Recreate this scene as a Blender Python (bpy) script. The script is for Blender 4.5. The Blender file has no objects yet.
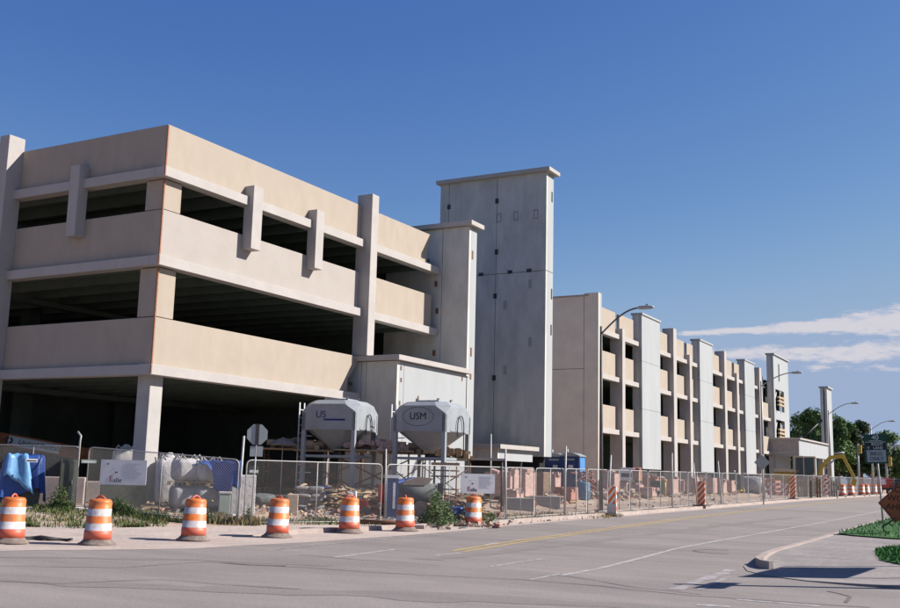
import bpy, bmesh, math, random
from mathutils import Vector, Matrix, Euler
random.seed(7)
SC = bpy.context.scene
COL = SC.collection
R = math.radians
# ------------------------------------------------------------------ camera model
F_PX = 1034.79; PITCH = 0.162696; ROLL = 0.0247707; YAW = 0.509317; EYE = 1.7
_F = Vector((math.cos(PITCH)*math.cos(YAW), math.cos(PITCH)*math.sin(YAW), math.sin(PITCH)))
_r = Vector((math.sin(YAW), -math.cos(YAW), 0)); _u = _r.cross(_F)
_R = _r*math.cos(ROLL)+_u*math.sin(ROLL); _U = -_r*math.sin(ROLL)+_u*math.cos(ROLL)
CAM = Vector((0, 0, EYE))
def ray(x, y): return _F + _R*((x-450)/F_PX) - _U*((y-304)/F_PX)
def pl(x, y, ax, v):
    d = ray(x, y); t = (v-CAM[ax])/d[ax]; return CAM+d*t
def at(x, y, D):
    d = ray(x, y); t = D/math.hypot(d.x, d.y); return CAM+d*t
def interp(pts, x):
    if x <= pts[0][0]: return pts[0][1]
    for (a, b), (c, d) in zip(pts, pts[1:]):
        if x <= c: return b+(d-b)*(x-a)/(c-a)
    return pts[-1][1]
ZR = [(30, 0), (41, .08), (56, .16), (84, .32), (134, .42), (400, .5), (3000, .5)]
def zr(x): return interp(ZR, x)
KY = [(-40, 38), (-20, 31), (0, 24), (10, 20.4), (14.5, 19.0), (18, 18.1), (22, 17.35), (26.4, 16.95), (29, 16.7), (32, 16.35), (36, 16.0), (45, 15.7), (60, 15.6), (100, 15.6), (400, 15.6)]
def ky(x): return interp(KY, x)
def sm(t): t = max(0, min(1, t)); return t*t*(3-2*t)
def pav(x): return interp([(-20, 36), (0, 28.5), (10, 25.6), (18.4, 22.6), (20.5, 20.6), (23.4, 19.2), (27, 17.6), (30, 17.1), (33, 16.75), (38, 16.35), (45, 16.05), (60, 15.95), (400, 15.95)], x)
def gz(x, y):
    s = y-ky(x)
    if s < 0: return zr(x)
    return zr(x)+.12*sm(s/.15)+interp([(22, .30), (32, .36), (42, .58), (55, .52), (70, .36), (120, .15)], x)*sm((y-pav(x)-.4)/5.5)
def gp(px, py):
    z = 0.1
    for _ in range(12):
        p = pl(px, py, 2, z); z = .5*z+.5*gz(p.x, p.y)
    return Vector((p.x, p.y, gz(p.x, p.y)))
def gd(px, D):
    p = at(px, 480, D); return Vector((p.x, p.y, gz(p.x, p.y)))
# ------------------------------------------------------------------ node materials
ALB = .8
def mat(name, c1, c2=None, scale=3.0, rough=.85, bump=0.0, bscale=40, metal=0.0, detail=6, stretch=None, lo=.35, hi=.65, c3=None, s3=.4, emit=None, spec=.3, speck=0):
    c1, c2, c3 = [tuple(x*ALB for x in c) if c else None for c in (c1, c2 or tuple(x*.82 for x in c1), c3)]
    m = bpy.data.materials.new(name); m.use_nodes = True
    nt = m.node_tree; N = nt.nodes; L = nt.links
    b = N['Principled BSDF']; b.inputs['Roughness'].default_value = rough; b.inputs['Metallic'].default_value = metal
    b.inputs['Specular IOR Level'].default_value = spec
    tc = N.new('ShaderNodeTexCoord'); mp = N.new('ShaderNodeMapping'); L.new(tc.outputs['Object'], mp.inputs[0])
    if stretch: mp.inputs['Scale'].default_value = stretch
    out = None
    if c2 is None: c2 = tuple(x*.82 for x in c1)
    n = N.new('ShaderNodeTexNoise'); n.inputs['Scale'].default_value = scale; n.inputs['Detail'].default_value = detail; n.inputs['Roughness'].default_value = .62
    L.new(mp.outputs[0], n.inputs['Vector'])
    r = N.new('ShaderNodeValToRGB'); r.color_ramp.elements[0].position = lo; r.color_ramp.elements[1].position = hi
    r.color_ramp.elements[0].color = (*c2, 1); r.color_ramp.elements[1].color = (*c1, 1)
    L.new(n.outputs[0], r.inputs[0]); out = r.outputs[0]
    if c3 is not None:
        n3 = N.new('ShaderNodeTexNoise'); n3.inputs['Scale'].default_value = s3; n3.inputs['Detail'].default_value = 8; n3.inputs['Roughness'].default_value = .7
        L.new(mp.outputs[0], n3.inputs['Vector'])
        r3 = N.new('ShaderNodeValToRGB'); r3.color_ramp.elements[0].position = .48; r3.color_ramp.elements[1].position = .66
        r3.color_ramp.elements[0].color = (0, 0, 0, 1); r3.color_ramp.elements[1].color = (1, 1, 1, 1)
        L.new(n3.outputs[0], r3.inputs[0])
        mx = N.new('ShaderNodeMixRGB'); L.new(r3.outputs[0], mx.inputs[0]); L.new(out, mx.inputs[1]); mx.inputs[2].default_value = (*c3, 1); out = mx.outputs[0]
    if speck:
        n4 = N.new('ShaderNodeTexNoise'); n4.inputs['Scale'].default_value = speck; n4.inputs['Detail'].default_value = 3; L.new(tc.outputs['Object'], n4.inputs['Vector'])
        r4 = N.new('ShaderNodeMapRange'); L.new(n4.outputs[0], r4.inputs[0]); r4.inputs[1].default_value = .3; r4.inputs[2].default_value = .7; r4.inputs[3].default_value = .86; r4.inputs[4].default_value = 1.14
        m4 = N.new('ShaderNodeMixRGB'); m4.blend_type = 'MULTIPLY'; m4.inputs[0].default_value = 1; L.new(out, m4.inputs[1]); L.new(r4.outputs[0], m4.inputs[2]); out = m4.outputs[0]
    L.new(out, b.inputs['Base Color'])
    if bump:
        nb = N.new('ShaderNodeTexNoise'); nb.inputs['Scale'].default_value = bscale; nb.inputs['Detail'].default_value = 4
        L.new(tc.outputs['Object'], nb.inputs['Vector'])
        bp = N.new('ShaderNodeBump'); bp.inputs['Strength'].default_value = bump; bp.inputs['Distance'].default_value = .02
        L.new(nb.outputs[0], bp.inputs['Height']); L.new(bp.outputs[0], b.inputs['Normal'])
    m['nodes_out'] = 0
    return m
def stripes(name, ca, cb, scale, vec, thr=.5, rough=.6):
    m = bpy.data.materials.new(name); m.use_nodes = True; nt = m.node_tree; N = nt.nodes; L = nt.links
    b = N['Principled BSDF']; b.inputs['Roughness'].default_value = rough
    tc = N.new('ShaderNodeTexCoord'); dp = N.new('ShaderNodeVectorMath'); dp.operation = 'DOT_PRODUCT'; L.new(tc.outputs['Object'], dp.inputs[0]); dp.inputs[1].default_value = vec
    mu = N.new('ShaderNodeMath'); mu.operation = 'MULTIPLY'; L.new(dp.outputs['Value'], mu.inputs[0]); mu.inputs[1].default_value = scale
    fr = N.new('ShaderNodeMath'); fr.operation = 'FRACT'; L.new(mu.outputs[0], fr.inputs[0])
    gt = N.new('ShaderNodeMath'); gt.operation = 'GREATER_THAN'; L.new(fr.outputs[0], gt.inputs[0]); gt.inputs[1].default_value = thr
    mx = N.new('ShaderNodeMixRGB'); L.new(gt.outputs[0], mx.inputs[0]); mx.inputs[1].default_value = (*ca, 1); mx.inputs[2].default_value = (*cb, 1)
    n = N.new('ShaderNodeTexNoise'); n.inputs['Scale'].default_value = 9; L.new(tc.outputs['Object'], n.inputs['Vector'])
    rr = N.new('ShaderNodeMapRange'); L.new(n.outputs[0], rr.inputs[0]); rr.inputs[3].default_value = .75; rr.inputs[4].default_value = 1.1
    m2 = N.new('ShaderNodeMixRGB'); m2.blend_type = 'MULTIPLY'; m2.inputs[0].default_value = 1; L.new(mx.outputs[0], m2.inputs[1]); L.new(rr.outputs[0], m2.inputs[2])
    L.new(m2.outputs[0], b.inputs['Base Color']); return m
M = {}
M['beige'] = mat('beige_panel', (.46, .39, .318), (.415, .35, .285), 1.8, .9, .25, 55, c3=(.435, .37, .308), s3=.4, stretch=(1, 1, .5), speck=70)
M['beige2'] = mat('paler_panel', (.455, .41, .375), (.42, .375, .34), 1.1, .9, .25, 55)
M['ledge'] = mat('pale_concrete', (.50, .465, .44), (.455, .42, .395), 1.6, .85, .2, 40, c3=(.45, .415, .39), s3=.9)
M['coldark'] = mat('grey_column_concrete', (.52, .49, .46), (.44, .42, .40), 1.5, .85, .2, 30)
M['tower'] = mat('shaded_tower_concrete', (.66, .645, .595), (.54, .53, .49), 1.2, .85, .25, 25, c3=(.45, .445, .42), s3=.5, stretch=(1, 1, .45), speck=30)  # concrete copy toned for shaded side faces; sunlit fronts use another
M['white'] = mat('sunlit_white_concrete', (.425, .44, .45), (.385, .40, .41), .8, .85, .1, 25, stretch=(1, 1, .25))  # white piers, and tower fronts with sunlight put into the concrete colour
M['patch'] = mat('light_grout_patch', (.42, .43, .40), (.38, .39, .36), 3, .9)
M['darkcore'] = mat('dark_concrete', (.05, .052, .05), (.035, .036, .035), 3, .9)  # near-black concrete behind pier fronts, tower openings and the pylon slot
M['endwall'] = mat('brown_grey_concrete', (.80, .69, .58), (.70, .60, .51), .8, .9, .2, 30)
M['bronze'] = mat('tan_pier_concrete', (.46, .38, .30), (.40, .33, .26), 1.5, .9, .2, 40)
M['inner'] = mat('interior_concrete', (.105, .135, .115), (.08, .105, .09), 1, .9)  # darkened so the deep shade of the decks sits in the colour
M['tee'] = mat('tee_beam_concrete', (.14, .175, .15), (.11, .14, .12), 1, .9)  # beams darkened the same way for the shaded decks
M['black'] = mat('black_joint', (.02, .02, .02), (.015, .015, .015), 4, .9)
M['sealant'] = mat('rust_brown_sealant', (.42, .20, .11), (.30, .13, .08), 8, .8)
M['asphalt'] = mat('worn_asphalt', (.335, .29, .268), (.265, .232, .216), .45, .92, .6, 110, c3=(.225, .198, .186), s3=.13, stretch=(1.6, .45, 1), speck=22)
M['asphaltdark'] = mat('tracked_asphalt', (.275, .24, .223), (.235, .207, .193), .9, .92, .6, 110, stretch=(1.6, .3, 1), speck=22)
M['apron'] = mat('grey_apron_concrete', (.34, .30, .28), (.28, .25, .235), .9, .9, .3, 60, c3=(.25, .22, .21), s3=.4, speck=9)
M['concrete'] = mat('pink_sidewalk_concrete', (.52, .43, .375), (.45, .37, .325), .8, .9, .3, 60, c3=(.41, .335, .30), s3=.3, speck=9)
M['kerb'] = mat('kerb_concrete', (.46, .38, .34), (.36, .29, .26), 2.5, .9, .3, 40)
M['dirt'] = mat('sandy_dirt', (.52, .40, .32), (.42, .31, .24), 1.2, 1, .9, 12, c3=(.30, .22, .165), s3=.9, speck=7)
M['fardirt'] = mat('dry_ground', (.30, .235, .17), (.22, .18, .12), .05, 1, c3=(.10, .12, .05), s3=.02)
M['grassbed'] = mat('turf_soil', (.045, .14, .03), (.03, .09, .02), 3, 1)
M['grass'] = mat('green_grass', (.07, .235, .05), (.045, .15, .03), 2.2, .8)
M['weed'] = mat('olive_weeds', (.10, .15, .045), (.05, .085, .025), 3, .9)
M['straw'] = mat('dry_straw', (.34, .27, .13), (.22, .17, .08), 3, .9)
M['bush'] = mat('bush_leaf', (.17, .23, .11), (.10, .15, .065), 4, .85)
M['leafA'] = mat('leaf_mid_green', (.13, .21, .055), (.07, .13, .035), .6, .8)
M['leafB'] = mat('leaf_dark_green', (.065, .105, .04), (.022, .038, .016), .6, .8)
M['bark'] = mat('bark', (.13, .095, .07), (.08, .06, .045), 5, .95)
M['paintw'] = mat('worn_white_paint', (.50, .48, .47), (.30, .27, .26), 5, .8, lo=.4, hi=.55)
M['faint'] = mat('nearly_gone_white_paint', (.40, .37, .36), (.27, .24, .235), 3, .85, lo=.42, hi=.58)
M['painty'] = mat('worn_yellow_paint', (.56, .40, .13), (.38, .29, .16), 4, .8, lo=.35, hi=.55)
M['crack'] = mat('crack_tar', (.18, .155, .145), (.135, .117, .11), 6, .9)
M['orange'] = mat('orange_plastic', (.72, .155, .02), (.62, .12, .02), 6, .45, spec=.5)
M['redorange'] = mat('faded_red_plastic', (.70, .10, .055), (.58, .085, .045), 6, .45, spec=.5)
M['reflect'] = mat('reflective_white_band', (.74, .72, .74), (.60, .58, .60), 9, .4)
M['rubber'] = mat('dusty_rubber', (.27, .21, .18), (.15, .12, .105), 8, .9)
M['galv'] = mat('galvanised_steel', (.50, .49, .475), (.38, .37, .36), 12, .5, metal=.15)
M['wire'] = mat('galvanised_wire', (.50, .49, .47), (.42, .41, .39), 12, .5, metal=.1)
M['darksteel'] = mat('dark_steel', (.08, .08, .08), (.05, .05, .05), 9, .55, metal=.4)
M['rust'] = mat('rusty_steel', (.24, .12, .07), (.15, .075, .045), 9, .8)
M['silo'] = mat('silo_grey_paint', (.35, .375, .40), (.31, .335, .36), 1.5, .5, spec=.5, c3=(.29, .295, .30), s3=1.0)
M['inkblue'] = mat('ink_blue_lettering', (.03, .03, .22), (.02, .02, .16), 6, .6)
M['ink'] = mat('black_lettering', (.02, .025, .035), (.015, .018, .02), 6, .6)
M['inkred'] = mat('dark_red_lettering', (.28, .03, .04), (.2, .02, .03), 6, .6)
M['signw'] = mat('white_sign_board', (.78, .78, .80), (.72, .72, .75), 2, .5)
M['signprint'] = mat('pale_grey_print', (.50, .52, .56), (.45, .47, .5), 4, .5)
M['signg'] = mat('green_sign_sheet', (.015, .07, .045), (.012, .055, .035), 3, .4)
M['signblack'] = mat('dark_sign_sheet', (.018, .022, .02), (.014, .018, .016), 3, .4)
M['signlet'] = mat('white_letter_sheet', (.78, .78, .74), (.7, .7, .68), 3, .4)
M['signo'] = mat('orange_sign_sheet', (.42, .12, .045), (.36, .10, .04), 3, .5)
M['alu'] = mat('bare_aluminium', (.40, .43, .43), (.34, .37, .37), 4, .5, metal=.3)
M['tarp'] = mat('blue_tarpaulin', (.035, .10, .36), (.025, .07, .27), 3, .45, spec=.5)
M['tarplight'] = mat('pale_blue_tarpaulin', (.17, .38, .66), (.10, .27, .52), 9, .45, spec=.5)
M['bag'] = mat('white_woven_bag', (.64, .61, .60), (.46, .44, .43), 5, .85, 1.0, 7)
M['baggrey'] = mat('grey_wrapped_bag', (.44, .43, .45), (.30, .29, .32), 4, .6, 1.0, 6)
M['strap'] = mat('tan_lumber', (.46, .33, .20), (.33, .22, .13), 6, .85)
M['wood'] = mat('pale_lumber', (.55, .42, .27), (.42, .30, .18), 6, .85)
M['oldwood'] = mat('weathered_lumber', (.26, .18, .12), (.17, .115, .08), 6, .9)
M['cabinet'] = mat('olive_grey_cabinet', (.13, .14, .11), (.08, .09, .07), 3, .7)
M['palegreen'] = mat('pale_green_box', (.40, .46, .40), (.32, .38, .33), 3, .6)
M['pinkbrick'] = None
M['bluep'] = mat('navy_blue_plastic', (.02, .055, .20), (.015, .045, .16), 4, .4, spec=.5)
M['bluelit'] = mat('sunlit_blue_plastic', (.10, .30, .62), (.08, .25, .55), 4, .4, spec=.5)  # toilet blue lightened, sunlight on one side put into the colour
M['barrel'] = mat('dull_blue_plastic', (.10, .22, .36), (.07, .17, .29), 4, .5)
M['yellow'] = mat('machine_yellow', (.62, .42, .045), (.48, .31, .04), 3, .5, spec=.5)
M['cream'] = mat('cream_sheet', (.66, .58, .42), (.5, .43, .3), 4, .7)
M['glass'] = mat('dark_tinted_glass', (.02, .035, .03), (.015, .03, .025), 3, .12, spec=.8)
M['jlg'] = mat('dull_orange_boom', (.30, .10, .03), (.20, .07, .02), 3, .6)
M['mixer'] = mat('mortar_stained_steel', (.15, .16, .16), (.08, .09, .09), 5, .8)
M['sand'] = mat('buff_sand', (.55, .43, .33), (.42, .32, .24), 5, .95)
M['redthing'] = mat('red_plastic', (.55, .05, .04), (.42, .04, .03), 4, .5)
M['darkgreen'] = mat('dark_green_paint', (.035, .06, .05), (.025, .045, .04), 4, .5)
M['lowconc'] = mat('rough_grey_concrete', (.40, .38, .36), (.31, .29, .275), 2.5, .95, .5, 15)
M['dustysack'] = mat('dusty_paper_sack', (.33, .31, .29), (.24, .22, .21), 7, .9, .6, 18)
M['lampgrey'] = mat('silhouette_grey_steel', (.15, .15, .15), (.10, .10, .10), 9, .55, metal=.2)  # galvanised steel darkened to paint the lamp's silhouette against the sky
M['person'] = mat('faded_shirt', (.30, .30, .36), (.2, .2, .26), 5, .9)
def brickmat(name, c1, c2, mortar, sx):
    m = bpy.data.materials.new(name); m.use_nodes = True; nt = m.node_tree; N = nt.nodes; L = nt.links
    b = N['Principled BSDF']; b.inputs['Roughness'].default_value = .95
    tc = N.new('ShaderNodeTexCoord'); sp = N.new('ShaderNodeSeparateXYZ'); L.new(tc.outputs['Object'], sp.inputs[0])
    ad = N.new('ShaderNodeMath'); L.new(sp.outputs[0], ad.inputs[0]); L.new(sp.outputs[1], ad.inputs[1])
    cb = N.new('ShaderNodeCombineXYZ'); L.new(ad.outputs[0], cb.inputs[0]); L.new(sp.outputs[2], cb.inputs[1])
    br = N.new('ShaderNodeTexBrick'); L.new(cb.outputs[0], br.inputs['Vector']); br.inputs['Scale'].default_value = sx
    br.inputs['Color1'].default_value = (*c1, 1); br.inputs['Color2'].default_value = (*c2, 1); br.inputs['Mortar'].default_value = (*mortar, 1)
    br.inputs['Mortar Size'].default_value = .018; br.inputs['Bias'].default_value = -.1
    L.new(br.outputs[0], b.inputs['Base Color']); return m
M['pinkbrick'] = brickmat('pink_block', (.52, .35, .30), (.40, .26, .225), (.24, .16, .14), 2.6)
M['redbrick'] = brickmat('red_block', (.42, .20, .155), (.32, .14, .11), (.2, .12, .1), 3)
M['panelstripe'] = stripes('orange_white_stripes', (.66, .16, .035), (.72, .70, .70), 4.2, (0, .7, .7), .52)
M['darkstripe'] = stripes('red_brown_stripes', (.50, .11, .03), (.70, .55, .48), 4.6, (0, .7, .7), .6)
M['barstripe'] = stripes('red_white_bar_stripes', (.52, .07, .04), (.70, .66, .64), 3, (0, .7, .7), .5)
# ------------------------------------------------------------------ mesh builder
class MB:
    def __init__(s): s.v = []; s.f = []; s.m = []; s.sm = []
    def add(s, vs, fs, m=0, smooth=False):
        o = len(s.v); s.v += [tuple(x) for x in vs]
        for f in fs: s.f.append([o+i for i in f]); s.m.append(m); s.sm.append(smooth)
        return s
    def box(s, x0, x1, y0, y1, z0, z1, m=0):
        v = [(x0, y0, z0), (x1, y0, z0), (x1, y1, z0), (x0, y1, z0), (x0, y0, z1), (x1, y0, z1), (x1, y1, z1), (x0, y1, z1)]
        return s.add(v, [(0, 3, 2, 1), (4, 5, 6, 7), (0, 1, 5, 4), (1, 2, 6, 5), (2, 3, 7, 6), (3, 0, 4, 7)], m)
    def obox(s, c, d, rot=(0, 0, 0), m=0):
        E = Euler(rot).to_matrix(); c = Vector(c); v = []
        for z in (-1, 1):
            for x, y in ((-1, -1), (1, -1), (1, 1), (-1, 1)): v.append(c+E@Vector((x*d[0]/2, y*d[1]/2, z*d[2]/2)))
        return s.add(v, [(0, 3, 2, 1), (4, 5, 6, 7), (0, 1, 5, 4), (1, 2, 6, 5), (2, 3, 7, 6), (3, 0, 4, 7)], m)
    def tube(s, pts, r, n=8, m=0, cap=True, smooth=True):
        pts = [Vector(p) for p in pts]; rr = r if isinstance(r, (list, tuple)) else [r]*len(pts)
        vs = []; up = Vector((0, 0, 1)); prev = None
        for i, p in enumerate(pts):
            t = (pts[min(i+1, len(pts)-1)]-pts[max(i-1, 0)]).normalized()
            if prev is None:
                a = t.cross(up)
                if a.length < .05: a = t.cross(Vector((1, 0, 0)))
            else: a = prev-t*prev.dot(t)
            a.normalize(); prev = a; b = t.cross(a)
            for k in range(n):
                an = 2*math.pi*k/n; vs.append(p+(a*math.cos(an)+b*math.sin(an))*rr[i])
        fs = []
        for i in range(len(pts)-1):
            for k in range(n):
                k2 = (k+1) % n; fs.append((i*n+k, i*n+k2, (i+1)*n+k2, (i+1)*n+k))
        s.add(vs, fs, m, smooth)
        if cap:
            o = len(s.v)-len(vs); s.f.append([o+k for k in range(n)][::-1]); s.m.append(m); s.sm.append(False)
            s.f.append([o+(len(pts)-1)*n+k for k in range(n)]); s.m.append(m); s.sm.append(False)
        return s
    def lathe(s, prof, n=24, c=(0, 0, 0), mats=None, m=0, wob=0):
        c = Vector(c); vs = []
        for (r, z) in prof:
            for k in range(n):
                a = 2*math.pi*k/n; q = r*(1+wob*math.sin(a*2+z)); vs.append(c+Vector((q*math.cos(a), q*math.sin(a), z)))
        for i in range(len(prof)-1):
            fs = [(i*n+k, i*n+(k+1) % n, (i+1)*n+(k+1) % n, (i+1)*n+k) for k in range(n)]
            if i == 0: o = len(s.v); s.v += [tuple(x) for x in vs]
            mm = mats[i] if mats else m
            for f in fs: s.f.append([o+j for j in f]); s.m.append(mm); s.sm.append(True)
        s.f.append([o+k for k in range(n)][::-1]); s.m.append(mats[0] if mats else m); s.sm.append(False)
        s.f.append([o+(len(prof)-1)*n+k for k in range(n)]); s.m.append(mats[-1] if mats else m); s.sm.append(False)
        return s
    def prism(s, poly, z0, z1, m=0):
        n = len(poly); v = [(p[0], p[1], z0) for p in poly]+[(p[0], p[1], z1) for p in poly]
        f = [tuple(range(n))[::-1], tuple(range(n, 2*n))]+[(i, (i+1) % n, n+(i+1) % n, n+i) for i in range(n)]
        return s.add(v, f, m)
    def extr(s, poly3, off, m=0):
        n = len(poly3); off = Vector(off); v = [Vector(p) for p in poly3]; v += [p+off for p in v]
        return s.add(v, [tuple(range(n))[::-1], tuple(range(n, 2*n))]+[(i, (i+1) % n, n+(i+1) % n, n+i) for i in range(n)], m)
    def blob(s, c, a, e=.5, n=14, m=14, noise=.06, seed=0, mi=0):
        rn = random.Random(seed); ph = [rn.uniform(0, 6.28) for _ in range(9)]; c = Vector(c)
        def pw(x, e): return math.copysign(abs(x)**e, x)
        vs = []; 
        for i in range(m+1):
            v = -math.pi/2+math.pi*i/m
            for k in range(n):
                u = 2*math.pi*k/n
                x = pw(math.cos(v), e)*pw(math.cos(u), e); y = pw(math.cos(v), e)*pw(math.sin(u), e); z = pw(math.sin(v), e)
                q = 1+noise*(math.sin(3*u+ph[0]+2*v)+math.sin(5*u+ph[1]-3*v)+math.sin(4*v+ph[2]+u)+.7*math.sin(9*u+ph[3]+4*v))
                vs.append(c+Vector((x*a[0]*q, y*a[1]*q, z*a[2]*(1+noise*.6*math.sin(4*u+ph[4])))))
        fs = [(i*n+k, i*n+(k+1) % n, (i+1)*n+(k+1) % n, (i+1)*n+k) for i in range(m) for k in range(n)]
        return s.add(vs, fs, mi, True)
    def build(s, name, mats, parent=None, origin=None, bevel=0, kind=None, label=None):
        if not isinstance(mats, (list, tuple)): mats = [mats]
        o0 = Vector(origin) if origin is not None else Vector((0, 0, 0))
        me = bpy.data.meshes.new(name); me.from_pydata([tuple(Vector(v)-o0) for v in s.v], [], s.f)
        for m in mats: me.materials.append(m)
        for p, mi, sm_ in zip(me.polygons, s.m, s.sm): p.material_index = mi; p.use_smooth = sm_
        bm = bmesh.new(); bm.from_mesh(me); bmesh.ops.recalc_face_normals(bm, faces=bm.faces); bm.to_mesh(me); bm.free()
        o = bpy.data.objects.new(name, me); COL.objects.link(o)
        if parent is not None: o.parent = parent
        else: o.location = o0
        if bevel:
            b = o.modifiers.new('bevel', 'BEVEL'); b.width = bevel; b.segments = 2; b.limit_method = 'ANGLE'; b.angle_limit = R(40)
        if kind: o['kind'] = kind
        if label: o['label'] = label
        return o
def tag(o, label, cat, group=None, kind=None):
    o['label'] = label; o['category'] = cat
    if group: o['group'] = group
    if kind: o['kind'] = kind
    return o
def thing(name, loc, label, cat, group=None, rz=0):
    o = bpy.data.objects.new(name, None); COL.objects.link(o); o.location = loc; o.rotation_euler.z = rz; o.empty_display_size = .2
    return tag(o, label, cat, group)
def kids(o): return [c for c in bpy.data.objects if c.parent == o]
def dup(root, loc, label, rz=None, group=None):
    r = root.copy(); COL.objects.link(r); r.location = loc; r['label'] = label
    if rz is not None: r.rotation_euler.z = rz
    if group: r['group'] = group
    for c in kids(root):
        d = c.copy(); COL.objects.link(d); d.parent = r
        for g in kids(c): h = g.copy(); COL.objects.link(h); h.parent = d
    return r
def struct(o): o['kind'] = 'structure'; return o
def text(name, body, size, parent, loc, rot, m, ext=.006, sx=1, align='CENTER', shear=0, bold=0):
    cu = bpy.data.curves.new(name, 'FONT'); cu.body = body; cu.size = size; cu.extrude = ext; cu.align_x = align; cu.align_y = 'CENTER'; cu.shear = shear; cu.offset = bold
    t = bpy.data.objects.new(name+'_tmp', cu); COL.objects.link(t)
    bpy.context.view_layer.update()
    me = bpy.data.meshes.new_from_object(t.evaluated_get(bpy.context.evaluated_depsgraph_get())); bpy.data.objects.remove(t)
    o = bpy.data.objects.new(name, me); COL.objects.link(o); o.parent = parent; o.location = loc; o.rotation_euler = rot; o.scale = (sx, 1, 1)
    me.materials.clear(); me.materials.append(m); me.name = name
    return o
# ------------------------------------------------------------------ ground
XS = [-3000, -600, -200, -60]+[x for x in range(-40, 60, 2)]+[x for x in range(60, 200, 5)]+[200, 260, 340, 400, 700, 1200, 3000]
g = MB(); vs = []; fs = []
for x in XS:
    for y in (-3000, -400, -60, 60, 400, 3000): vs.append((x, y, zr(x)-.08))
for i in range(len(XS)-1):
    for j in range(5): a = i*6+j; fs.append((a, a+6, a+7, a+1))
struct(g.add(vs, fs).build('ground', M['fardirt']))
def strip(name, xs, ya, yb, dz, m, nrow=1, xf=None):
    vs = []; fs = []
    for x in xs:
        a, b = ya(x), yb(x)
        for j in range(nrow+1):
            y = a+(b-a)*j/nrow; vs.append((x, y, zr(x)+dz))
    n = nrow+1
    for i in range(len(xs)-1):
        for j in range(nrow): a = i*n+j; fs.append((a, a+n, a+n+1, a+1))
    return MB().add(vs, fs)
XR = [-60, -40, -20, -10, 0, 5, 10, 14.5, 16, 18, 19]
b = strip('road', XR, lambda x: -60, ky, 0, None)
XR2 = [19, 20, 22, 24, 26.4, 29, 32, 36, 41, 45, 50, 56, 60, 70, 84, 100, 134, 200, 400]
b2 = strip('road', XR2, lambda x: .5 if x <= 24 else 4.9, ky, 0, None); b.add(b2.v, b2.f)
struct(b.build('road', M['asphalt']))
# concrete gutter pan by the left kerb
def gut(x): return interp([(-20, 27), (0, 22), (10, 19.2), (14.2, 17.6), (15.6, 16.5), (17.1, 15.6), (18.7, 15.5), (20.3, 15.2), (25.5, 15.05), (32, 15.45), (38, 15.35), (45, 15.2), (60, 15.15), (400, 15.15)], x)
XK = [-20, -10, 0, 5, 10, 12, 14.5, 15.6, 17.1, 18, 18.7, 20.3, 22, 24, 26.4, 29, 32, 36, 41, 45, 50, 56, 60, 70, 84, 100, 134, 200]
struct(strip('g', XK, gut, lambda x: ky(x)+.01, .004, None).build('gutter', M['concrete']))
# left pavement: from kerb back to the grass strip
vs = []; fs = []; k = 0
for x in XK:
    z = zr(x)+.012+.10*sm((x-21.5)/1.2); a = ky(x); b_ = pav(x)
    vs += [(x, a, zr(x)-.05), (x, a+.004, z), (x, max(b_, a+.35), zr(x)+.125)]
for i in range(len(XK)-1):
    for j in range(2): a = i*3+j; fs.append((a, a+3, a+4, a+1))
struct(MB().add(vs, fs).build('pavement', M['concrete']))
# left kerb (raised from x = 22.6)
kb = MB(); xs = [22.5, 23, 24, 26.4, 29, 32, 36, 41, 45, 50, 56, 60, 70, 84, 100, 134, 200]
for a, c in zip(xs, xs[1:]):
    ya, yc = ky(a), ky(c); za, zc = zr(a)+.135, zr(c)+.135
    kb.add([(a, ya-.02, zr(a)-.02), (c, yc-.02, zr(c)-.02), (c, yc+.16, zr(c)-.02), (a, ya+.16, zr(a)-.02), (a, ya, za), (c, yc, zc), (c, yc+.16, zc), (a, ya+.16, za)], [(0, 3, 2, 1), (4, 5, 6, 7), (0, 1, 5, 4), (2, 3, 7, 6), (3, 0, 4, 7)]+([(1, 2, 6, 5)] if c == 200 else []))
struct(kb.build('kerb', M['kerb']))
# site soil
S = [0.25, .6, 1, 1.6, 2.2, 3, 3.8, 4.6, 5.5, 6.5, 7.5, 9, 11, 14, 18, 24, 32, 45, 70, 120]
XD = [-40, -30, -20, -10, -5, 0]+[1+i*.8 for i in range(0, 100)]+list(range(84, 200, 4))+[200, 260, 400]
XD = sorted(set(round(x, 2) for x in XD)); rn = random.Random(3); vs = []; fs = []
for x in XD:
    for s in S:
        y = max(pav(x)-.3, ky(x)+.1)+s; vs.append((x, y, gz(x, y)+(rn.uniform(-.035, .045) if s > .6 and x < 150 else -.0)))
n = len(S)
for i in range(len(XD)-1):
    for j in range(n-1): a = i*n+j; fs.append((a, a+n, a+n+1, a+1))
o = MB().add(vs, fs).build('dirt_ground', M['dirt']); struct(o)
for p in o.data.polygons: p.use_smooth = True
# right corner: apron slab, kerb and walk
pts = [(400, 5.6), (200, 5.6), (134, 5.6), (84, 5.6), (60, 5.6), (45, 5.6), (35, 5.55), (30, 5.5), (25.7, 5.42), (23.2, 5.3), (21.6, 5.15), (20.6, 4.85), (19.8, 4.3), (19.3, 3.5), (19.1, 2.6), (19.0, 1.0), (19.0, -40), (400, -40)]
def apz(x, y):
    d = math.hypot(x-20.8, y-4.4); return zr(x)+.012+.09*sm((d-1.2)/3.5)
ap = MB(); cx = [19.3, 20.2, 21.4, 23, 25, 28, 32, 36, 42, 50, 60, 84, 134, 200, 400]
vs = []; fs = []
def edge(x): return interp([(19.0, 1.0), (19.1, 2.6), (19.3, 3.5), (19.8, 4.3), (20.6, 4.85), (21.6, 5.15), (23.2, 5.3), (25.7, 5.42), (30, 5.5), (45, 5.6), (400, 5.6)], x)
rows = [0, .5, 1, 1.6, 2.4, 3.6, 6, 12, 45]
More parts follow.
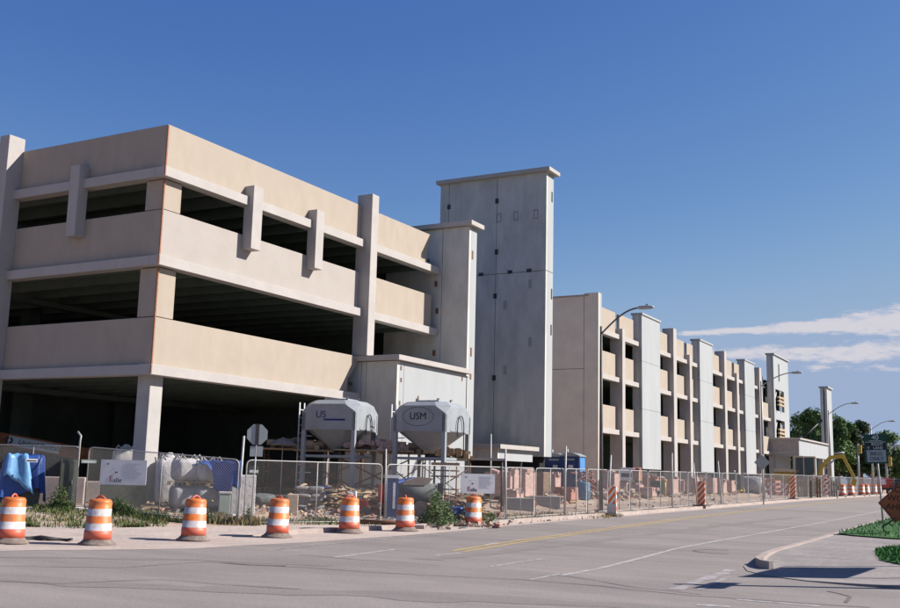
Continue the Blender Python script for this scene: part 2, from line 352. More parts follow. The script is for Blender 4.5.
xs = [19.0, 19.1, 19.3, 19.8, 20.6, 21.6, 23.2, 25.7, 28, 30, 33, 36, 42, 50, 60, 84, 134, 200, 400]
for x in xs:
    for r_ in rows: y = edge(x)-r_; vs.append((x, y, apz(x, y)))
n = len(rows)
for i in range(len(xs)-1):
    for j in range(n-1): a = i*n+j; fs.append((a, a+n, a+n+1, a+1))
b_ = MB().add(vs, fs)
for i in range(len(xs)-1):   # vertical edge down to the road
    x, x2 = xs[i], xs[i+1]; b_.add([(x, edge(x), apz(x, edge(x))), (x2, edge(x2), apz(x2, edge(x2))), (x2, edge(x2)+.003, zr(x2)-.05), (x, edge(x)+.003, zr(x)-.05)], [(0, 1, 2, 3)])
for j in range(n-1): b_.add([vs[j], vs[j+1], (19.0, vs[j+1][1], -.05), (19.0, vs[j][1], -.05)], [(0, 1, 2, 3)])
struct(b_.build('sidewalk', M['apron']))
kb = MB()
def kerbrun(path, w, h):
    for (a, c) in zip(path, path[1:]):
        a = Vector(a); c = Vector(c); d = (c-a).normalized(); nrm = Vector((d.y, -d.x))*w
        za, zc = zr(a.x), zr(c.x)
        q = [a, c, c+nrm, a+nrm]; zz = [za, zc, zc, za]
        kb.add([(p.x, p.y, z-.03) for p, z in zip(q, zz)]+[(p.x, p.y, z+h) for p, z in zip(q, zz)], [(0, 3, 2, 1), (4, 5, 6, 7), (0, 1, 5, 4), (1, 2, 6, 5), (2, 3, 7, 6), (3, 0, 4, 7)])
kerbrun([(22.5, 5.12), (24.2, 5.36), (25.7, 5.44), (30, 5.52), (45, 5.62), (84, 5.62), (200, 5.62), (400, 5.62)], .16, .13)
kerbrun([(21.18, 4.56), (21.26, 4.66), (21.42, 4.77), (21.62, 4.86), (21.9, 4.97), (22.5, 5.115)], .10, .17)
struct(kb.build('kerb', M['kerb']))
# lawns
def lawn(name, poly, h, seed, nbl, bh, m, crown=.08, inner=None):
    rn = random.Random(seed)
    cx = sum(p[0] for p in poly)/len(poly); cy = sum(p[1] for p in poly)/len(poly)
    vs = [(cx, cy, zr(cx)+h+crown)]; fs = []; N_ = len(poly)
    rings = [.75, .93, 1.0]
    for q in rings:
        for p in poly:
            x = cx+(p[0]-cx)*q; y = cy+(p[1]-cy)*q; vs.append((x, y, zr(x)+(h+crown*(1-q*q) if q < .99 else h-.03)))
    for k in range(N_):
        k2 = (k+1) % N_; fs.append((0, 1+k, 1+k2))
        for r_ in range(len(rings)-1): a = 1+r_*N_; fs.append((a+k, a+N_+k, a+N_+k2, a+k2))
    b = MB().add(vs, fs, 0, True)
    # blades
    tri = []
    for k in range(N_): tri.append((Vector((cx, cy)), Vector(poly[k]), Vector(poly[(k+1) % N_])))
    ar = [abs((t[1]-t[0]).cross(t[2]-t[0])) for t in tri]
    bv = []; bf = []
    for t in rn.choices(tri, ar, k=nbl):
        u, v = rn.random(), rn.random()
        if u+v > 1: u, v = 1-u, 1-v
        p = t[0]+(t[1]-t[0])*u+(t[2]-t[0])*v; q = u+v
        z = zr(p.x)+h+crown*(1-q*q)-.02; a = rn.uniform(0, 6.28); w = rn.uniform(.012, .03); hh = bh*rn.uniform(.5, 1.25)
        dx, dy = math.cos(a)*w, math.sin(a)*w; lx, ly = rn.uniform(-.6, .6)*hh, rn.uniform(-.6, .6)*hh
        i = len(bv); bv += [(p.x-dx, p.y-dy, z), (p.x+dx, p.y+dy, z), (p.x+lx, p.y+ly, z+hh)]; bf.append((i, i+1, i+2))
    b.add(bv, bf, 1)
    return tag(b.build(name, [M['grassbed'], m]), *inner)
lawn('grass', [(34.6, 5.35), (40, 5.4), (50, 5.4), (62, 5.4), (90, 5.4), (150, 5.4), (150, -6), (60, -8), (36, -3), (33.6, 2.2), (33.4, 3.6), (34.0, 4.8)], .17, 1, 42000, .10, M['grass'], .10, ('mown green lawn beside the right kerb', 'grass', None, 'stuff'))
lawn('grass', [(26.0, 3.2), (27.8, 3.45), (29.6, 3.2), (30, 2), (30, -3), (24, -4), (23.0, 1.2), (23.7, 2.4), (24.6, 2.95)], .12, 2, 16000, .09, M['grass'], .08, ('small green lawn patch at the right frame edge', 'grass', None, 'stuff'))
# ------------------------------------------------------------------ painted marks, cracks
def ribbon(path, w, dz=.005, m=None, name='road_marking', jag=0, seed=0):
    rn = random.Random(seed); vs = []; fs = []
    pp = []
    for a, c in zip(path, path[1:]):
        a = Vector(a); c = Vector(c); n = max(1, int((c-a).length/(.5 if jag else 2.5)))
        for i in range(n): pp.append(a+(c-a)*i/n)
    pp.append(Vector(path[-1]))
    for i, p in enumerate(pp):
        t = (pp[min(i+1, len(pp)-1)]-pp[max(0, i-1)]).normalized(); nn = Vector((-t.y, t.x)); q = p+nn*rn.uniform(-jag, jag); ww = w*(rn.uniform(.5, 1.4) if jag else 1)
        z = zr(q.x)+dz; vs += [(q.x+nn.x*ww/2, q.y+nn.y*ww/2, z), (q.x-nn.x*ww/2, q.y-nn.y*ww/2, z)]
    for i in range(len(pp)-1): fs.append((2*i, 2*i+2, 2*i+3, 2*i+1))
    return struct(MB().add(vs, fs).build(name, m))
def rp(px, py):
    z = 0
    for _ in range(10): p = pl(px, py, 2, z); z = zr(p.x)
    return (p.x, p.y)
yl = [rp(465, 552), rp(530, 542), rp(600, 531.5), rp(660, 521.8), rp(710, 514.5)]
yl = [(20.8, 11.1), (26, 11.75), (32, 12.2), (42, 12.6), (54, 12.9), (84, 12.95), (200, 12.95)]
ribbon(yl, .11, .005, M['painty']); ribbon([(x, y+.3) for x, y in yl], .11, .005, M['painty'])
ribbon([rp(560, 576), rp(600, 568.5), rp(640, 558.5), rp(675, 549), rp(720, 540.5), rp(750, 535.5), rp(815, 524), (60, 7.6), (200, 7.6)], .11, .005, M['paintw'])
ribbon([rp(435, 555.5), rp(462, 553)], .1, .005, M['paintw']); ribbon([rp(486, 545), rp(498, 543)], .13, .005, M['paintw'])
ribbon([rp(335, 557.5), rp(395, 549.5)], .1, .005, M['paintw']); ribbon([rp(490, 567), rp(520, 562), rp(545, 559)], .07, .005, M['paintw'])
ribbon([rp(275, 550), rp(310, 546), rp(420, 536.5), rp(520, 528.5)], .05, .009, M['paintw'])
ribbon([rp(697, 605), rp(730, 607)], .16, .005, M['paintw']); ribbon([rp(735, 599.5), rp(820, 606.5)], .12, .005, M['paintw'])
ribbon([rp(676, 590), rp(700, 581), rp(733, 570)], .22, .005, M['faint'], jag=.04); ribbon([rp(700, 590), rp(728, 578)], .1, .006, M['faint'], jag=.03)
ribbon([rp(530, 580), rp(560, 574)], .06, .005, M['paintw'])
ribbon([rp(-30, 566), rp(120, 568), rp(210, 562), rp(283, 566.5), rp(400, 574), rp(520, 580), rp(600, 586.5), rp(690, 596), rp(760, 600.5), rp(870, 608)], .035, .006, M['crack'], 'road_crack', .05, 1)
ribbon([rp(225, 563.2), rp(252, 565.4), rp(286, 566.2)], .08, .007, M['crack'], 'road_crack', .02, 2)
ribbon([rp(560, 575), rp(640, 588), rp(700, 595)], .03, .0065, M['crack'], 'road_crack', .05, 3)
ribbon([rp(-20, 580), rp(60, 584), rp(160, 580), rp(300, 590)], .03, .0065, M['crack'], 'road_crack', .06, 4)
ribbon([rp(300, 555), rp(360, 560), rp(440, 566)], .025, .0065, M['crack'], 'road_crack', .05, 5)
ribbon([rp(827, 591.5), rp(840, 594), rp(852, 597), rp(846, 603)], .05, .006, M['crack'], 'pavement_crack', .02, 6)
ribbon([rp(-60, 574), rp(120, 586), rp(300, 592), rp(480, 598), rp(620, 606), rp(800, 622)], .9, .0035, M['asphaltdark'], 'road_patch', .12, 21)
ribbon([rp(-60, 556), rp(60, 558), rp(200, 560), rp(330, 566)], .35, .0035, M['asphaltdark'], 'road_patch', .1, 22)
ribbon([rp(430, 560), rp(560, 545), rp(700, 528), rp(800, 517)], .55, .0035, M['asphaltdark'], 'road_patch', .08, 23)
# manhole ring
mh = Vector(rp(722, 552)); b = MB(); n = 28
vs = [(mh.x+math.cos(k*6.283/n)*r_, mh.y+math.sin(k*6.283/n)*r_, zr(mh.x)+.006) for r_ in (.62, .70) for k in range(n)]
struct(b.add(vs, [(k, (k+1) % n, n+(k+1) % n, n+k) for k in range(16)]).build('road_crack', M['crack']))
b = MB()
# pavement score lines
for i in range(9):
    x = 24.5+i*2.2; b.add([(x, 5.1, apz(x, 5.1)+.004), (x+.03, 5.1, apz(x, 5.1)+.004), (x+.03, 3.2, apz(x, 3.2)+.004), (x, 3.2, apz(x, 3.2)+.004)], [(0, 1, 2, 3)])
struct(b.build('pavement_joint', M['crack']))
# ------------------------------------------------------------------ parking garages
YF = 25.06; XF = 24.86
def panel_x(root, org, x0, x1, z0, zt, chamf=0, ledge=True, lx0=None, lx1=None):
    """spandrel along X on the street front with its projecting ledge; z0 = ledge bottom"""
    b = MB(); y0, y1 = YF, YF+.22
    if chamf: b.extr([(x0, y0, z0+.3), (x1-chamf, y0, z0+.3), (x1-chamf, y0, z0+.9), (x1, y0, zt-.25), (x1+.05, y0, zt), (x0, y0, zt)], (0, .22, 0))
    else: b.box(x0, x1, y0, y1, z0+.3, zt)
    p = b.build('spandrel_panel', M['beige2' if x0 < 30 and 8 < z0 < 9 else 'beige'], root, org, .012)
    if ledge: MB().box(lx0 if lx0 is not None else x0, lx1 if lx1 is not None else x1, y0-.24, y1, z0, z0+.335).build('ledge', M['ledge'], p, org, .012)
    return p
def panel_y(root, org, y0, y1, z0, zt, ly0=None, ly1=None):
    p = MB().box(XF, XF+.22, y0, y1, z0+.3, zt).build('spandrel_panel', M['beige'], root, org, .012)
    MB().box(XF-.24, XF+.22, ly0 if ly0 is not None else y0, ly1 if ly1 is not None else y1, z0, z0+.335).build('ledge', M['ledge'], p, org, .012)
LV = [(4.66, 6.60), (8.31, 10.27), (11.36, 13.25)]
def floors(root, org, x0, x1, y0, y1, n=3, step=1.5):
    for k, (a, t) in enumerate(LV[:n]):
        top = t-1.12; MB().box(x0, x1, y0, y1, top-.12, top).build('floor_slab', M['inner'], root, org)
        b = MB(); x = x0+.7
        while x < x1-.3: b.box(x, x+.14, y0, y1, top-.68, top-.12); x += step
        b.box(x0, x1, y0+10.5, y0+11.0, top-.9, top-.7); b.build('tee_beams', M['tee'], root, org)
A0 = Vector((XF, YF, .4))
A = thing('parking_garage', A0, 'beige concrete parking garage with open decks at the street corner', 'parking garage', 'beige parking garages')
g_ = .02
for i, (z0, zt) in enumerate(LV):
    if i == 0: panel_x(A, A0, XF+g_, 36.9, z0, zt, chamf=.75, lx0=XF-.24, lx1=36.75)
    else: panel_x(A, A0, XF+g_, 36.72, z0, zt, lx0=XF-.24, lx1=36.98)
    panel_y(A, A0, YF+g_, 32.40, z0, zt, ly0=YF+.223, ly1=32.55)
    panel_y(A, A0, 32.95, 41.5, z0, zt)
panel_x(A, A0, 37.3, 42.75, LV[2][0], LV[2][1], chamf=.28, lx0=37.22, lx1=43.35)
panel_x(A, A0, 37.3, 43.0, LV[1][0], LV[1][1], lx0=37.22, lx1=43.3)
for i in (0, 1):                                     # corner piers between the spandrels
    z0, z1 = LV[i][1]+.03, LV[i+1][0]-.03
    b = MB().box(XF+.04, XF+.86, YF+.03, YF+.86, z0, z1); b.build('corner_pier', M['beige'], A, A0, .01)
    MB().box(XF+.08, XF+.8, YF+.08, YF+.8, z0-.1, z1+.1).build('joint', M['black'], A, A0)
b = MB(); b.box(XF-.006, XF+.045, YF-.006, YF+.045, 4.95, 13.2); 
for z0, zt in LV: b.box(XF-.243, XF-.2, YF-.243, YF-.2, z0+.02, z0+.32)
b.build('corner_sealant', M['sealant'], A, A0)
for (x0, x1, yf, z0, z1) in ((28.95, 29.5, 24.62, 9.72, 12.12), (32.88, 33.4, 24.62, 9.72, 12.14)):
    MB().box(x0, x1, yf, YF+.0, z0, z1).build('hanging_pier', M['ledge'], A, A0, .015)
MB().box(24.42, XF, 28.74, 29.2, 9.6, 12.18).build('hanging_pier', M['ledge'], A, A0, .015)
MB().box(36.72, 37.25, 24.52, 25.3, 6.62, 13.75).build('pier', M['ledge'], A, A0, .015)
MB().box(24.22, 24.92, 32.41, 32.93, .35, 13.74).build('pier', M['ledge'], A, A0, .015)
MB().box(25.02, 25.6, 25.22, 25.8, .2, 4.95).build('column', M['coldark'], A, A0, .02)
MB().box(24.95, 25.66, 25.15, 25.86, .2, .72).build('column', M['coldark'], A, A0, .02)
for x in (31.2, 37.2):
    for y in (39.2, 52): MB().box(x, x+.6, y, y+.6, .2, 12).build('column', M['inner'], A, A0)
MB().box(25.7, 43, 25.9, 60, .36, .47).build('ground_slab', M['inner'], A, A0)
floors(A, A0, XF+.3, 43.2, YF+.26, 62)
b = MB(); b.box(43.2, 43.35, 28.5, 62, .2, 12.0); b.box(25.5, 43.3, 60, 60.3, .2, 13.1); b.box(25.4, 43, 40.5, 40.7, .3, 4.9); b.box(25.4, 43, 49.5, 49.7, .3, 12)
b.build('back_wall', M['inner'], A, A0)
MB().box(XF, XF+.2, 41.5, 62, 4.6, 13.2).build('spandrel_panel', M['beige'], A, A0)
# ---- towers
def dots(nm, m, root, org, face, spots, w=.16, h=.28, X=None, Y=None):
    for (px, py) in spots:
        b = MB()
        if face == 'x': p = pl(px, py, 0, X); b.box(X-.015, X, p.y-w/2, p.y+w/2, p.z-h/2, p.z+h/2)
        else: p = pl(px, py, 1, Y); b.box(p.x-w/2, p.x+w/2, Y-.015, Y, p.z-h/2, p.z+h/2)
        b.build(nm, m, root, org)
# short tower
T0 = Vector((43.4, 23.25, .4))
T = thing('stair_tower', T0, 'short grey concrete stair tower beside the corner garage', 'tower')
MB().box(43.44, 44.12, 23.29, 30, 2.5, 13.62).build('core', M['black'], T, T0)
for (y0, y1, z0, z1) in ((23.25, 24.72, 6.3, 13.66), (24.745, 28, 6.3, 13.66), (23.25, 24.72, 2.55, 6.27), (24.745, 28, 2.55, 6.27)):
    MB().box(43.4, 43.62, y0, y1, z0, z1).build('wall_panel', M['tower'], T, T0, .01)
MB().box(43.625, 44.2, 23.25, 23.5, 2.55, 13.66).build('wall_panel', M['white'], T, T0, .01)
MB().box(43.15, 44.5, 23.0, 28.2, 13.68, 13.9).build('coping', M['ledge'], T, T0, .01)
dots('connection_plate', M['rust'], T, T0, 'x', [(437, 311), (436, 284), (434, 353)], X=43.4); dots('connection_plate', M['rust'], T, T0, 'y', [(472.5, 255), (471, 352), (470.5, 375)], .14, .42, Y=23.25)
MB().box(43.7, 44.1, 23.5, 28, .2, 2.54).build('footing', M['black'], T, T0)
# annex
N0 = Vector((36.9, 23.08, .4))
An = thing('concrete_annex', N0, 'low whitish concrete annex behind the two grey silos', 'annex')
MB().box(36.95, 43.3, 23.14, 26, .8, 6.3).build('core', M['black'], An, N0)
for (y0, y1) in ((23.08, 24.62), (24.64, 24.88), (24.9, 25.9)): MB().box(36.9, 37.1, y0, y1, .7, 6.36).build('wall_panel', M['tower'], An, N0, .008)
MB().box(37.105, 37.45, 23.08, 23.3, .7, 6.36).build('wall_panel', M['white'], An, N0, .008)
MB().box(37.47, 43.1, 23.08, 23.3, .7, 6.36).build('wall_panel', M['white'], An, N0, .008)
MB().box(36.68, 43.3, 22.86, 26.1, 6.38, 6.60).build('coping', M['ledge'], An, N0, .01)
dots('connection_plate', M['rust'], An, N0, 'y', [(401, 368), (401, 380), (399.5, 403), (462, 379), (418, 398)], .1, .18, Y=23.08)
# tall tower
X2 = 52.5; L0 = Vector((X2, 23.2, .4))
TT = thing('elevator_tower', L0, 'tall grey concrete elevator tower with rust stained joints, highest block', 'tower')
yj = pl(497, 200, 0, X2).y; yj2 = pl(449, 200, 0, X2).y; yl_ = pl(440.5, 200, 0, X2).y; zj = pl(547, 270, 0, X2).z
zj2 = pl(547, 372, 0, X2).z; zt = pl(547, 171, 0, X2).z-.02
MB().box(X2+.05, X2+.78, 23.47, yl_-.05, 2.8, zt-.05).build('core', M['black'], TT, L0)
q = .015
for (y0, y1) in ((23.2, yj-q), (yj+q, yj2-q), (yj2+q, yl_)):
    for (z0, z1) in ((2.75, zj-q), (zj+q, zt)): MB().box(X2, X2+.22, y0, y1, z0, z1).build('wall_panel', M['tower'], TT, L0, .01)
for (z0, z1) in ((2.75, zj-q), (zj+q, zt)): MB().box(X2+.225, X2+1.02, 23.2, 23.45, z0, z1).build('wall_panel', M['white'], TT, L0, .01)
MB().box(X2+.8, X2+1.02, 23.455, yl_, 2.75, zt-.01).build('rear_wall', M['tower'], TT, L0)
MB().box(X2-.25, X2+1.3, 22.92, yl_+.2, zt, zt+.22).build('coping', M['ledge'], TT, L0, .01)
a_ = ('connection_plate', M['darksteel'], TT, L0)
dots(*a_, 'x', [(497, 201), (496.5, 252), (495, 296), (494, 378), (449, 207)], .22, .3, X=X2); dots(*a_, 'x', [(481, 274.5), (510, 272), (529, 270.5)], .3, .2, X=X2)
dots(*a_, 'y', [(552, 197), (551.5, 294), (551, 330)], .16, .6, Y=23.2)
dots('blockout', M['lowconc'], TT, L0, 'x', [(516, 216), (536, 214), (499, 218)], .28, .55, X=X2)
dots('blockout_mark', M['tower'], TT, L0, 'x', [(516, 216), (536, 214), (499, 218)], .17, .40, X=X2-.016)
dots('grout_patch', M['patch'], TT, L0, 'x', [(530, 284), (505, 305), (530, 342), (505, 370)], .2, .5, X=X2-.004)
MB().box(X2+.3, X2+1.0, 23.6, yl_, .2, 2.74).build('footing', M['black'], TT, L0)
# low annex between the towers
Q0 = Vector((46.8, 23.2, .4))
Q = thing('concrete_entry', Q0, 'low white concrete entry block at the foot of the tall tower', 'annex')
MB().box(46.8, 47.0, 23.2, 28, 2.5, 3.0).build('wall_panel', M['tower'], Q, Q0, .01); MB().box(47.005, 51.0, 23.2, 23.4, 2.42, 3.0).build('wall_panel', M['white'], Q, Q0, .01)
MB().box(46.6, 51.3, 22.95, 28, 3.0, 3.22).build('coping', M['ledge'], Q, Q0, .01); MB().box(47.2, 51, 23.8, 27.8, .2, 2.5).build('core', M['black'], Q, Q0)
# ---- garage B
B0 = Vector((64.4, YF, .5))
Bg = thing('parking_garage', B0, 'long beige garage with tall white piers receding along the street', 'parking garage', 'beige parking garages')
for (y0, y1, z0, z1) in ((24.6, 25.62, .5, 13.95), (25.65, 33, 8.86, 13.75), (25.65, 33, .5, 8.83), (33.03, 44, .5, 8.83), (33.03, 44, 8.86, 13.75), (44, 62, .5, 13.75)):
    MB().box(64.4, 64.62, y0, y1, z0, z1).build('end_wall', M['endwall'], Bg, B0, .01)
MB().box(64.625, 65.0, 24.6, 24.9, .5, 13.95).build('pier', M['white'], Bg, B0, .01)
MB().box(64.35, 65.0, 25.3, 33, 13.75, 13.85).build('coping', M['kerb'], Bg, B0)
segs = [(65.0, 69.15, 'P', 69.15, 69.72, 12.13), (69.72, 73.0, 'T', 73.38, 77.75, 13.75), (77.75, 81.27, 'P', 81.27, 82.1, 13.8), (82.1, 85.85, 'P', 85.85, 86.5, 12.15), (86.5, 88.6, 'T', 88.95, 93.15, 13.75),
        (93.15, 97.35, 'P', 97.39, 98.2, 13.8), (98.2, 102.1, 'P', 102.12, 102.85, 12.15), (102.85, 105.1, 'T', 105.4, 109.6, 13.75), (109.6, 111.9, 'P', 111.97, 112.9, 13.7), (112.9, 118.2, 'E', 118.25, 118.5, 6)]
for (x0, x1, kd, p0, p1, zt_) in segs:
    for i, (z0, z1) in enumerate(LV):
        if x0 > 112 and i == 2: continue
        panel_x(Bg, B0, x0+.01, x1-.25, z0, z1, lx1=p0-.012)
    if kd == 'P': MB().box(p0, p1, 24.62, 25.04 if False else 25.55, .45, min(zt_, 13.2) if False else zt_).build('pier', M['ledge'], Bg, B0, .012)
    if kd == 'T':
        w = MB(); w.box(p0, p1, 24.62, 24.86, 2.4, 6.74); w.box(p0, p1, 24.62, 24.86, 6.76, 10.27); w.box(p0, p1, 24.62, 24.86, 10.29, zt_)
        w.build('tower_panel', M['white'], Bg, B0)
        MB().box(p0, p0+.3, 24.865, 25.35, 2.4, zt_).build('return_wall', M['tower'], Bg, B0)
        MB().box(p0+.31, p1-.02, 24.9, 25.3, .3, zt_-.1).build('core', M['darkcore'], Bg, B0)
        MB().box(p0-.07, p1+.07, 24.54, 25.45, zt_, zt_+.14).build('coping', M['white'], Bg, B0)
    # exposed column behind each pier
floors(Bg, B0, 64.7, 130, YF+.26, 60, step=1.9)
b = MB(); b.box(64.6, 130, 34, 34.3, .3, 12); b.box(64.6, 130, 59.7, 60, .3, 13); b.build('back_wall', M['inner'], Bg, B0)
b = MB(); b.box(65, 118, 24.95, 25.2, .3, .9); b.build('base_wall', M['lowconc'], Bg, B0)
# far stair tower with openings and shoring
E0 = Vector((118.3, 24.46, .6))
Et = thing('stair_tower', E0, 'white concrete stair tower with shored openings at the far garage end', 'tower')
b = MB()
x0, x1, yf, yb = 118.3, 126.4, 24.46, 26.2
op0, op1 = 119.1, 123.4
b.box(x0, op0, yf, yf+.25, .6, 15.8); b.box(op1+.3, x1, yf, yf+.25, .6, 15.8)
b.box(op0, op1+.3, yf, yf+.25, 12.0, 13.0)
b.box(op0, 120.9, yf, yf+.25, 13, 15.8); b.box(121.5, op1+.3, yf, yf+.25, 13, 15.8); b.box(120.9, 121.5, yf, yf+.25, 15.0, 15.8)
b.box(op0, op1+.3, yf, yf+.25, 8.6, 9.6); b.box(op0, op1+.3, yf, yf+.25, .6, 6.0)
b.build('wall_panel', M['white'], Et, E0)
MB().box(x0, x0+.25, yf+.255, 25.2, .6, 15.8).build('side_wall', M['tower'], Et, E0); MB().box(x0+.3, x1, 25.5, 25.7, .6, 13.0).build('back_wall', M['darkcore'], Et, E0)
MB().box(x1-.25, x1, yf+.255, 25.2, .6, 15.8).build('side_wall', M['tower'], Et, E0)
MB().box(x0-.15, x1+.15, yf-.15, yf+.85, 15.8, 15.95).build('coping', M['white'], Et, E0)
for zb in (6.0, 9.6):
    b = MB()
    for k in range(3): b.box(119.2, 122.3, yf-.35, yf-.15, zb+.55+k*.42, zb+.75+k*.42)
    b.tube([(119.5, yf-.3, zb), (119.9, yf-.3, zb+2.2)], .07); b.tube([(121.9, yf-.3, zb), (121.9, yf-.3, zb+1.7)], .07)
    b.build('shoring', M['wood'], Et, E0)
b = MB(); b.tube([(119.3, yf+.35, 9.7), (121.2, yf+.35, 11.9)], .09); b.tube([(119.4, yf+.35, 6.2), (121, yf+.35, 8.4)], .09); b.build('brace', M['galv'], Et, E0)
MB().box(113.4, 118.1, 25.6, 26.5, 6.6, 13.3).build('stair_wall', M['coldark'], Bg, B0)
# podium canopy and slab tower
Pd0 = Vector((118, 21.9, .6))
Pd = thing('concrete_canopy', Pd0, 'low grey and white concrete canopy projecting beyond the garage', 'canopy')
MB().box(118, 118.4, 21.9, 25.4, 4.5, 6.35).build('beam', M['lowconc'], Pd, Pd0); MB().box(118.405, 137, 21.9, 22.3, 4.6, 6.35).build('beam', M['white'], Pd, Pd0)
MB().box(117.85, 137.2, 21.7, 40, 6.35, 6.52).build('roof', M['ledge'], Pd, Pd0)
MB().box(117.95, 118.0, 22.1, 25.2, 4.85, 4.98).build('ledge', M['white'], Pd, Pd0)
for x in (118.05, 123.2, 128.4, 133.4): MB().box(x, x+.6, 22.0, 22.6, .5, 4.6).build('column', M['white'], Pd, Pd0)
b = MB(); b.box(119, 137, 32, 32.3, .5, 6.3); b.box(118.2, 118.6, 25.4, 39, .5, 6.3); b.build('back_wall', M['inner'], Pd, Pd0)
Sl0 = Vector((137.4, 21.9, .6))
Sl = thing('concrete_pylon', Sl0, 'freestanding tall concrete wall pylon braced behind the canopy', 'pylon')
MB().box(137.65, 140.9, 21.9, 22.15, .6, 13.6).build('front_panel', M['white'], Sl, Sl0)
b = MB(); b.box(137.4, 137.645, 21.9, 22.2, .6, 13.6); b.box(137.4, 137.64, 22.35, 22.72, .6, 13.6); b.build('side_panel', M['tower'], Sl, Sl0)
MB().box(137.7, 138, 22.16, 22.7, .6, 13.4).build('core', M['darkcore'], Sl, Sl0)
MB().box(137.2, 141.1, 21.7, 22.85, 13.6, 13.78).build('coping', M['white'], Sl, Sl0)
MB().tube([(137.3, 22.6, 9.5), (134.5, 25.2, 6.5)], .12).build('brace', M['darksteel'], Sl, Sl0)
# ------------------------------------------------------------------ silos
def silo(near, rz, label, word, mword):
    """near = street-side front corner; local +x points away, +y to the left"""
    s = 2.2; z = near.z
    t = thing('mortar_silo', near, label, 'silo', 'grey mortar silos', rz)
    H0, H1, HB, BM = 2.82, 3.78, 2.05, 1.78
    c = .42
    oc = [(c, 0), (s-c, 0), (s, c), (s, s-c), (s-c, s), (c, s), (0, s-c), (0, c)]
    b = MB(); n = 8
    vs = [(x, y, H0) for x, y in oc]+[(x, y, H1) for x, y in oc]+[(s/2+(x-s/2)*.78, s/2+(y-s/2)*.78, H1+.16) for x, y in oc]
    fs = [tuple(range(16, 24))]
    for r_ in range(2):
        for k in range(n): fs.append((r_*n+k, r_*n+(k+1) % n, (r_+1)*n+(k+1) % n, (r_+1)*n+k))
    lo = [(s/2+(x-s/2)*.20, s/2+(y-s/2)*.2, HB) for x, y in oc]
    vs += lo
    for k in range(n): fs.append((24+k, 24+(k+1) % n, (k+1) % n, k))
    fs.append(tuple(range(24, 32))[::-1])
    b.add(vs, fs)
    b.build('hopper', M['silo'], t, bevel=.01)
    # corner gussets
    for (qx, qy) in ((0, 0), (s, 0), (s, s), (0, s)):
        dx = 1 if qx == 0 else -1; dy = 1 if qy == 0 else -1
        b = MB()
        p1 = (qx+dx*c, qy); p2 = (qx, qy+dy*c); p0 = (qx, qy)
        b.add([(*p1, H0-.02), (*p0, H0-.02), (*p2, H0-.02), (*p1, H1-.02), (*p0, H1-.30), (*p2, H1-.02)], [(0, 1, 4, 3), (1, 2, 5, 4), (3, 4, 5), (0, 2, 1)])
        b.build('gusset', M['silo'], t)
        MB().box(min(qx, qx+dx*.15), max(qx, qx+dx*.15), min(qy, qy+dy*.15), max(qy, qy+dy*.15), 0, H1-.32).build('leg', M['silo'], t, bevel=.008)
    b = MB()
    for (a, d) in (((.1, .05), (s-.1, .11)), ((.1, s-.11), (s-.1, s-.05))): b.box(a[0], d[0], a[1], d[1], BM, BM+.09)
    for (a, d) in (((.05, .1), (.11, s-.1)), ((s-.11, .1), (s-.05, s-.1))): b.box(a[0], d[0], a[1], d[1], BM, BM+.09)
    b.build('cross_beam', M['silo'], t)
    MB().box(-.12, s+.12, -.12, .3, -.25, .03).box(-.12, s+.12, s-.3, s+.12, -.25, .03).build('skid', M['silo'], t)
    MB().lathe([(.24, -.18), (.22, 0)], 14, (s/2, s/2, HB)).build('outlet', M['darksteel'], t)
    for (x, y) in ((.7, .7), (1.5, 1.5), (.7, 1.6), (1.6, .6)): MB().tube([(x, y, H1+.14), (x, y, H1+.3), (x+.12, y, H1+.3)], .03, 6).build('lifting_lug', M['darksteel'], t)
    MB().box(s/2-.5, s/2+.5, s/2-.5, s/2+.5, H1+.162, H1+.24).build('top_hatch', M['silo'], t, bevel=.01)
    for zz in (H0+.02, H1-.06): MB().box(-.018, -.002, c+.02, s-c-.02, zz, zz+.05).build('rib', M['silo'], t)
    MB().box(c+.02, s-c-.02, -.018, -.002, H0+.02, H0+.07).build('rib', M['silo'], t)
    # pipe loop on the street side and ladder at the back left
    pts = [(1.2+.28*math.cos(a), -.06, H0+.18+.45*max(0, math.sin(a))) for a in [math.pi-i*math.pi/10 for i in range(11)]]
    MB().tube([(1.48-.56, -.06, H0-.15)]+pts+[(1.48, -.06, H0-.9)], .022, 6).build('hose', M['darksteel'], t)
    b = MB(); 
    for xx in (.75, 1.15): b.tube([(xx, s+.5, .1), (xx, s+.5, H1+.1)], .032, 6)
    for k in range(12): b.tube([(.75, s+.5, .3+k*.3), (1.15, s+.5, .3+k*.3)], .02, 6)
    for zz in (1.2, 2.6, 3.5): b.tube([(.95, s+.5, zz), (.95, s, zz)], .02, 5)
    b.build('ladder', M['signw'], t)
    tx = text('lettering', word, .37, t, (-.008, s/2+(.32 if word == 'US' else .05), H0+.55), (R(90), 0, R(-90)), mword, .003, bold=0)
    return t
n1 = Vector((32.2, 21.9, .42)); n2 = Vector((33.45, 18.75, .42))
s1 = silo(n1, R(10.6), 'grey mortar silo marked US, the left of the pair', 'US', M['inkblue'])
MB().box(-.008, -.003, .42, 1.3, 3.15, 3.22).build('lettering_bar', M['inkblue'], s1)
s2 = silo(n2, R(3), 'grey mortar silo marked USM inside an oval outline', 'USM', M['ink'])
b = MB(); n = 40
for k in range(n):
    a, c = k*2*math.pi/n, (k+1)*2*math.pi/n
    P = lambda a, r1, r2: (-.006, 1.15+r1*math.cos(a), 3.37+r2*math.sin(a))
    b.add([P(a, .64, .34), P(c, .64, .34), P(c, .655, .355), P(a, .655, .355)], [(0, 1, 2, 3)])
b.build('oval_outline', M['ink'], s2)
